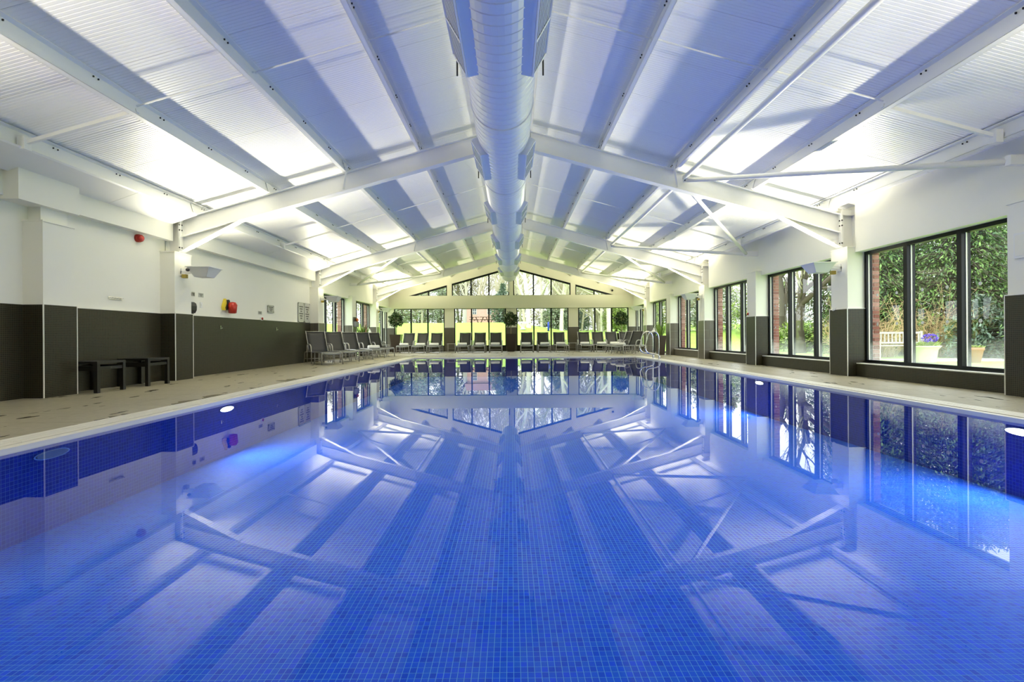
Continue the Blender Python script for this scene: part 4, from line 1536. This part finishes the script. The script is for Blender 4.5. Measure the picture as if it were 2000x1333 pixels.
# ================================================================== OUTDOORS
def sstep(a, b, x):
    q = max(0.0, min(1.0, (x - a) / (b - a)))
    return q * q * (3 - 2 * q)


def ground_z(x, y):
    z = -0.06
    far = sstep(31, 52, y)
    z += far * (2.25 - 0.95 * sstep(-1, 7, x)) + 0.015 * max(0, y - 52)
    if x > 0:
        z += sstep(17, 36, x) * sstep(12, 26, y) * 2.2 * (1 - 0.6 * far)
    if x < 0:
        z += sstep(12, 30, -x) * sstep(15, 30, y) * 1.6 * (1 - far)
    return z


lw = MB()
xs_ = [-60, -45, -34, -26, -20, -16, -13, -10, -8, -7.0, -5, -3, -1, 1, 3, 5, 7.0, 8, 9, 10, 12, 14, 16, 18, 20, 23, 27, 32, 40, 50, 62]
ys_ = [-14, -7.4, -2, 2, 5, 8, 11, 13, 15, 17, 19, 21, 23, 25, 27.9, 29, 31, 33, 35, 37, 39, 41, 43, 45, 47, 49, 51, 54, 58, 64, 72, 85, 110]
idx = {}
for j, y in enumerate(ys_):
    for i, x in enumerate(xs_):
        idx[(i, j)] = len(lw.v)
        lw.v.append((x, y, ground_z(x, y)))
for j in range(len(ys_) - 1):
    for i in range(len(xs_) - 1):
        if -7.01 <= xs_[i] and xs_[i + 1] <= 7.01 and ys_[j + 1] <= 27.91 and ys_[j] >= -7.41:
            continue
        lw.f.append((idx[(i, j)], idx[(i + 1, j)], idx[(i + 1, j + 1)], idx[(i, j + 1)]))
tag(lw.build('lawn', M['grass'], None, True), 'bright green mown lawn rising away from the hall', 'lawn', kind='structure')
tag(B(12.2, 30, 15.6, 17.0, -0.12, -0.035).build('garden_path', M['paving']), 'pale paved garden path by the bench', 'path', kind='structure')


def grow(bm_, tw, p, d, L, r, depth, spread, nb, up):
    """recursive bare branching; thick limbs into bm_, twigs into tw"""
    pts, rs = [p], [r]
    q, dd = p.copy(), d.copy()
    n = 3
    for k in range(n):
        dd = (dd + rv() * 0.16 + Vector((0, 0, up))).normalized()
        q = q + dd * (L / n)
        pts.append(q.copy())
        rs.append(r * (1 - 0.5 * (k + 1) / n))
    (bm_ if depth > 1 else tw).tube(pts, rs, 6 if depth > 2 else (4 if depth > 1 else 3), cap=False)
    if depth <= 0:
        return
    for k in range(nb):
        q0 = 0.35 + 0.65 * (k + random.random() * 0.6) / nb
        i = min(n - 1, int(q0 * n))
        s = pts[i].lerp(pts[i + 1], min(1.0, q0 * n - i))
        e = (dd + rv() * spread).normalized()
        grow(bm_, tw, s, e, L * random.uniform(0.50, 0.68), rs[i] * 0.62, depth - 1, spread, nb, up)


def bare_tree(seed, h, r, depth=4, nb=4, spread=0.75, bark='treebark', lean=0.0, twig='twig'):
    random.seed(seed)
    t = thing('bare_tree', 'x', 'tree')
    a, b = MB(), MB()
    grow(a, b, Vector((0, 0, -0.3)), Vector((lean, 0, 1)).normalized(), h * 0.5, r, depth, spread, nb, 0.12)
    a.build('trunk', M[bark], t, True)
    o = b.build('twig_crown', M[twig], t)
    return t


def place_copies(proto, spots, labels, group):
    for k, (x, y, s, rz) in enumerate(spots):
        o = proto if k == 0 and not proto.get('group') else copy_tree(proto)
        o.location = (x, y, ground_z(x, y))
        o.rotation_euler = (0, 0, rz)
        o.scale = (s, s, s)
        o['label'] = labels[k]
        o['group'] = group


t1 = bare_tree(11, 11, 0.22, 4, 5, 0.8, 'birch')
t2 = bare_tree(23, 12, 0.17, 4, 5, 0.62, 'treebark')
t3 = bare_tree(37, 9, 0.12, 4, 6, 0.9, 'treebark')
random.seed(5)
sp1, sp2, sp3 = [], [], []
for k in range(30):
    x = random.uniform(1.0, 26)
    y = random.uniform(46, 70)
    (sp1 if k % 2 else sp2).append((x, y, random.uniform(0.8, 1.25), random.uniform(0, 6)))
for k in range(22):
    (sp3 if k % 2 else sp2).append((random.uniform(-26, 0), random.uniform(66, 84), random.uniform(1.0, 1.5), random.uniform(0, 6)))
for k in range(24):
    sp3.append((random.uniform(0, 24), random.uniform(52, 72), random.uniform(0.9, 1.4), random.uniform(0, 6)))
for k in range(11):
    (sp1, sp2, sp3)[k % 3].append((-15 + 1.45 * k, 67 + (k * 7) % 12, 1.35, k * 1.3))
sp1[0] = (1.55, 46, 1.1, 0.3)
sp1[1] = (9.0, 47, 1.2, 1.3)
NTH = ['first', 'second', 'third', 'fourth', 'fifth', 'sixth', 'seventh', 'eighth', 'ninth', 'tenth', 'eleventh', 'twelfth', 'thirteenth', 'fourteenth', 'fifteenth', 'sixteenth', 'seventeenth', 'eighteenth', 'nineteenth', 'twentieth']


def woodland(proto, spots, look, group):
    """label each tree by the far window its trunk stands behind and its place among its kind there"""
    spots = sorted([q for q in spots if abs(q[0] / q[1] * 27.6) < 7.2], key=lambda q: q[0] / q[1])
    seen, labels = {}, []
    for (x, y, sc_, rz) in spots:
        u = x / y * 27.6
        w = 'far left corner window' if u < -3.35 else 'far window left of centre' if u < 0 else 'far window right of centre' if u < 3.35 else 'far right corner window'
        k = seen.get(w, 0)
        seen[w] = k + 1
        labels.append('%s beyond the %s, %s from left' % (look, w, NTH[k]))
    place_copies(proto, spots, labels, group)


woodland(t1, sp1, 'pale barked bare tree', 'pale bare woodland trees')
woodland(t2, sp2, 'tall grey bare tree', 'grey bare woodland trees')
woodland(t3, sp3, 'small twiggy bare tree', 'small twiggy woodland trees')


def leafy(seed, name, label, cat, loc, rx, ry, rz_, n, mat, L, group=None, cards=True, trunk=True, droop=0.0, bark='darkbark'):
    """evergreen or bush: layered sprays on boughs round a trunk"""
    random.seed(seed)
    t = thing(name, label, cat, loc, 0, group)
    br, fo = MB(), MB()
    for k in range(int(n / 24)):
        h = random.uniform(0.02, 1.0)
        a = random.uniform(0, 2 * PI)
        prof = math.sin(min(1.0, h * 1.05 + 0.12) * PI) ** 0.55 if not droop else (1.08 - h) ** 0.6
        e = Vector((math.cos(a) * rx * prof, math.sin(a) * ry * prof, rz_ * (h - droop * 0.10)))
        s = Vector((0, 0, rz_ * h))
        mid = s.lerp(e, 0.6) + Vector((0, 0, 0.12 * rx * (1 if droop else 0.3)))
        br.tube([s, mid, e], [0.03, 0.02, 0.008], 3, cap=False)
        for j in range(24):
            q = random.uniform(0.35, 1.03)
            p = s.lerp(mid, q / 0.6) if q < 0.6 else mid.lerp(e, (q - 0.6) / 0.4)
            p = p + rv() * (0.13 * max(rx, 0.6))
            d = (e - s).normalized() * 0.8 + rv() * 0.8 + Vector((0, 0, -droop))
            leaf(fo, p, d, Vector((0, 0, 1)) + rv() * 0.5, L * random.uniform(0.6, 1.4), L * random.uniform(0.13, 0.24))
    if trunk:
        MB().tube([(0, 0, -0.2), (0.03, 0, rz_ * 0.5), (0, 0, rz_ * 0.95)], [0.16, 0.10, 0.02], 7).build('trunk', M[bark], t, True)
    br.build('bough', M[bark], t, True)
    fo.build('foliage', M[mat], t)
    return t


# evergreens far left and round the pink building
for k, (x, y, r, h, mat, lab) in enumerate([
        (-12.0, 56, 2.6, 7.0, 'evergreen', 'grey green evergreen shrub seen through the far left corner window'),
        (-8.3, 60, 2.3, 5.0, 'evergreen', 'rounded evergreen left of the pink brick building'),
        (-15.5, 62, 3.2, 9, 'evergreen', 'tall evergreen at the left edge of the far lawn'),
        (-0.9, 57, 1.5, 4.2, 'bluegreen', 'dark evergreen beside the pink brick building'),
        (10.2, 50, 1.3, 3.0, 'freshleaf', 'fresh green shrub under the woodland trees'),
        (4.8, 54, 1.6, 3.2, 'evergreen', 'grey green understorey shrub in the woodland'),
        (13.4, 47, 1.8, 3.6, 'freshleaf', 'bright green bush seen behind the right bay tree'),
        (7.2, 58, 1.7, 3.0, 'bluegreen', 'dark understorey shrub deep in the woodland')]):
    leafy(100 + k, 'evergreen_shrub', lab, 'shrub', (x, y, ground_z(x, y)), r, r, h, 4500, mat, 0.26)

M['thicket'] = leafmat('pale_thicket_leaf', (0.26, 0.24, 0.15), (0.60, 0.58, 0.38), 0.8)
for k in range(11):
    x = -33 + 6.6 * k
    y = 74 + 3 * (k % 3)
    leafy(150 + k, 'woodland_thicket', 'pale olive thicket behind the woodland, %s from left' % ['first', 'second', 'third', 'fourth', 'fifth', 'sixth', 'seventh', 'eighth', 'ninth', 'tenth', 'eleventh'][k], 'thicket', (x, y, ground_z(x, y)), 4.2, 2.5, 4.2 + 1.8 * ((k * 5) % 3), 4200, 'thicket', 0.42, 'pale thicket behind the woodland')

# big cypresses and hedge outside the near right window
for k, (x, y, r, h, lab) in enumerate([
        (17.2, 19.6, 2.4, 7.5, 'tall drooping cypress right of the bench'),
        (15.4, 21.4, 2.1, 7.0, 'tall drooping cypress directly behind the bench'),
        (20.5, 21.5, 2.6, 8.0, 'broad drooping cypress at the right of the garden'),
        (16.4, 25.2, 2.3, 7.5, 'cypress behind the brick window reveal'),
        (20.0, 25.5, 2.6, 8.5, 'rear cypress standing behind the front row'),
        (16.9, 15.8, 1.3, 6.8, 'cypress nearest the garden path')]):
    leafy(200 + k, 'cypress_tree', lab, 'tree', (x, y, ground_z(x, y)), r, r, h, 15000, 'conifer', 0.17, 'cypress trees outside the right windows', droop=0.55)
leafy(231, 'blue_green_shrub', 'low blue green shrub right of the terracotta pot', 'shrub', (16.2, 17.6, -0.06), 1.3, 0.9, 2.0, 2600, 'bluegreen', 0.2, trunk=False)
leafy(232, 'blue_green_shrub', 'low blue green shrub at the right edge of the garden view', 'shrub', (18.6, 18.2, -0.06), 1.5, 1.0, 2.3, 2600, 'bluegreen', 0.2, trunk=False)

# dry brown twiggy bushes behind the bench
random.seed(77)
for k, (x, y, s, lab) in enumerate([(13.6, 18.9, 1.0, 'dry brown twiggy bush at the left end of the bench'), (15.1, 18.6, 1.05, 'dry brown twiggy bush behind the stone planter'),
                                    (12.4, 18.6, 0.9, 'dry brown twiggy bush beside the brick reveal'), (16.2, 18.4, 0.95, 'dry brown twiggy bush left of the terracotta pot')]):
    t = thing('twiggy_bush', lab, 'bush', (x, y, -0.06), 0, 'dry twiggy bushes')
    a = MB()
    for j in range(150):
        an = random.uniform(0, 2 * PI)
        d = Vector((math.cos(an) * random.uniform(0.1, 0.8), math.sin(an) * 0.6, random.uniform(0.5, 1.3)))
        p = Vector((random.uniform(-.4, .4), random.uniform(-.3, .3), 0))
        L = random.uniform(1.0, 2.3) * s
        q = p + d * L * 0.5 + rv() * 0.12
        e = q + (d + rv() * 0.8 + Vector((0, 0, -0.5))) * L * 0.45
        a.tube([p, q, e], [0.011, 0.008, 0.003], 3, cap=False)
        for _ in range(3):
            u = q.lerp(e, random.random())
            a.tube([u, u + rv() * random.uniform(0.2, 0.5)], [0.005, 0.002], 3, cap=False)
    a.build('stem', M['brown'], t)

# lawn trees and hedge beyond the other right windows
for k, (x, y, r, h, mat, lab) in enumerate([
        (24.0, 33, 3.0, 5.5, 'freshleaf', 'green leafy hedge tree on the right lawn'), (28.0, 39, 3.4, 6.5, 'freshleaf', 'large leafy tree at the back of the right lawn'),
        (21.5, 43, 3.0, 6.0, 'freshleaf', 'leafy tree beyond the right lawn bank'), (33, 36, 3.4, 7, 'evergreen', 'evergreen tree at the edge of the right lawn'),
        (19.0, 49, 3.0, 6.0, 'evergreen', 'evergreen beyond the corner of the right lawn')]):
    leafy(300 + k, 'lawn_tree', lab, 'tree', (x, y, ground_z(x, y)), r, r, h, 5000, mat, 0.3)
tt = bare_tree(51, 9, 0.26, 4, 4, 0.8, 'darkbark', twig='treebark')
place_copies(tt, [(13.3, 23.5, 1.0, 0.4)], ['dark trunked bare tree on the right lawn'], 'dark bare lawn trees')
place_copies(tt, [(16.0, 30.5, 1.1, 2.4)], ['dark trunked bare tree farther back on the right lawn'], 'dark bare lawn trees')
leafy(330, 'lawn_tree', 'rounded shrub on the lawn outside the second right window', 'shrub', (14.6, 26.2, -0.06), 1.3, 1.3, 1.5, 1700, 'freshleaf', 0.25, trunk=False)
for k, (x, y, lab) in enumerate([(-22, 38, 'bare tree on the left lawn nearest the hall'), (-30, 52, 'bare tree far back on the left lawn')]):
    place_copies(t2, [(x, y, 1.1, k * 2.0)], [lab], 'bare trees on the left lawn')

# bench, stone planter, terracotta pot
t = thing('garden_bench', 'silvered wooden slatted bench in front of the brown bushes', 'bench', (13.1, 17.25, -0.035), -0.10)
for x in (-0.8, 0.8):
    B(x - .035, x + .035, -0.26, -0.19, 0, 0.62).build('leg', M['greywood'], t)
    B(x - .035, x + .035, 0.20, 0.27, 0, 0.92).build('leg', M['greywood'], t)
    B(x - .04, x + .04, -0.28, 0.22, 0.60, 0.64).build('armrest', M['greywood'], t)
for k in range(4):
    B(-0.8, 0.8, -0.24 + k * 0.115, -0.15 + k * 0.115, 0.42, 0.445).build('seat_slat', M['greywood'], t)
B(-0.8, 0.8, 0.215, 0.25, 0.83, 0.90).build('back_rail', M['greywood'], t)
B(-0.8, 0.8, 0.215, 0.25, 0.50, 0.55).build('back_rail', M['greywood'], t)
for k in range(13):
    x = -0.72 + 0.12 * k
    B(x - .02, x + .02, 0.222, 0.243, 0.55, 0.83).build('back_slat', M['greywood'], t)

t = thing('stone_planter', 'wide pale stone planter with purple flowers on the grass', 'planter', (12.15, 15.1, -0.06))
MB().lathe([(0.27, 0), (0.30, 0.04), (0.34, 0.38), (0.40, 0.46), (0.42, 0.50), (0.38, 0.50), (0.36, 0.44)], n=24).build('bowl', M['stone'], t, True)
random.seed(9)
fo, pe = MB(), MB()
for k in range(220):
    a, r = random.uniform(0, 6.28), random.uniform(0, 0.34)
    leaf(fo, Vector((math.cos(a) * r, math.sin(a) * r, 0.46 + random.uniform(0, .10))), Vector((math.cos(a), math.sin(a), 0.8)) + rv() * 0.6, rv(), 0.12, 0.022)
for k in range(160):
    d = rv()
    leaf(pe, Vector((0.14, -0.05, 0.72)) + Vector((d.x * .17, d.y * .15, d.z * .09)), d + rv() * .5, rv(), 0.06, 0.025)
fo.build('foliage', M['freshleaf'], t)
pe.build('flower', M['purple'], t)
t = thing('terracotta_pot', 'terracotta pot with yellow green leaves beside the path', 'plant pot', (13.45, 14.9, -0.06))
MB().lathe([(0.15, 0), (0.22, 0.36), (0.24, 0.37), (0.24, 0.44), (0.20, 0.44), (0.19, 0.40)], n=20).build('pot', M['terra'], t, True)
fo = MB()
for k in range(90):
    a, r = random.uniform(0, 6.28), random.uniform(0, 0.19)
    leaf(fo, Vector((math.cos(a) * r, math.sin(a) * r, 0.42)), Vector((math.cos(a), math.sin(a), 1.2)) + rv() * .4, rv(), 0.11, 0.02)
fo.build('foliage', M['freshleaf'], t)

# pink brick building with picnic tables on the rise
gz = ground_z(-3.2, 62)
t = thing('brick_building', 'washed out pink brick building on the rise beyond the lawn', 'building', (-3.4, 62.0, gz))
B(-2.0, 1.75, 0, 5, -0.3, 2.55).build('wall', M['pinkbrick'], t)
B(-2.55, -2.0, 0.6, 5, -0.3, 2.4).build('side_wing', M['whitepaint'], t)
MB().prism_x([(-0.4, 2.5), (5.4, 2.5), (2.5, 3.6)], -2.3, 2.05).build('roof', M['rooftile'], t)
for x in (-1.05, 0.75):
    w = B(x - 0.26, x + 0.26, -0.05, 0.02, 1.1, 2.15).build('window', M['whitepaint'], t)
    for i in range(2):
        for j in range(3):
            B(x - 0.22 + 0.23 * i, x - 0.02 + 0.23 * i, -0.06, -0.045, 1.15 + 0.33 * j, 1.43 + 0.33 * j).build('pane', M['pane'], w)
for k, x in enumerate((-4.3, -3.1, -1.95)):
    q = thing('picnic_table', 'dark wooden picnic table before the pink building, %s' % ['left one', 'middle one', 'right one'][k], 'picnic table', (x, 59.5, ground_z(x, 59.5)), 0, 'picnic tables')
    for j in range(4):
        B(-0.55, 0.55, -0.36 + 0.19 * j, -0.20 + 0.19 * j, 0.72, 0.76).build('top_board', M['darkwood'], q)
    for s in (-1, 1):
        B(-0.55, 0.55, s * 0.75 - 0.12, s * 0.75 + 0.12, 0.42, 0.46).build('bench_board', M['darkwood'], q)
        MB().bar((s * 0.48, -0.05, 0.0), (s * 0.16, -0.05, 0.74), 0.05, 0.09).build('leg', M['darkwood'], q)
        MB().bar((s * 0.48, 0.3, 0.0), (s * 0.16, 0.3, 0.74), 0.05, 0.09).build('leg', M['darkwood'], q)
    B(-0.05, 0.05, -0.85, 0.85, 0.36, 0.42).build('cross_beam', M['darkwood'], q)
t = thing('garden_urn', 'large white garden urn on the lawn outside the far window', 'urn', (0.98, 44.0, ground_z(0.98, 44)))
MB().lathe([(0.24, 0), (0.26, 0.05), (0.12, 0.12), (0.16, 0.2), (0.40, 0.5), (0.43, 0.62), (0.40, 0.66)], n=20).build('bowl', M['whitepaint'], t, True)
t = thing('garden_post', 'blue painted post standing at the woodland edge', 'post', (3.25, 45.0, ground_z(3.25, 45)))
MB().lathe([(0.08, 0), (0.08, 0.72), (0.06, 0.8), (0.02, 0.82)], n=14).build('shaft', M['blue'], t, True)
MB().lathe([(0.11, 0), (0.11, 0.06)], n=14).build('foot', M['darkplastic'], t)
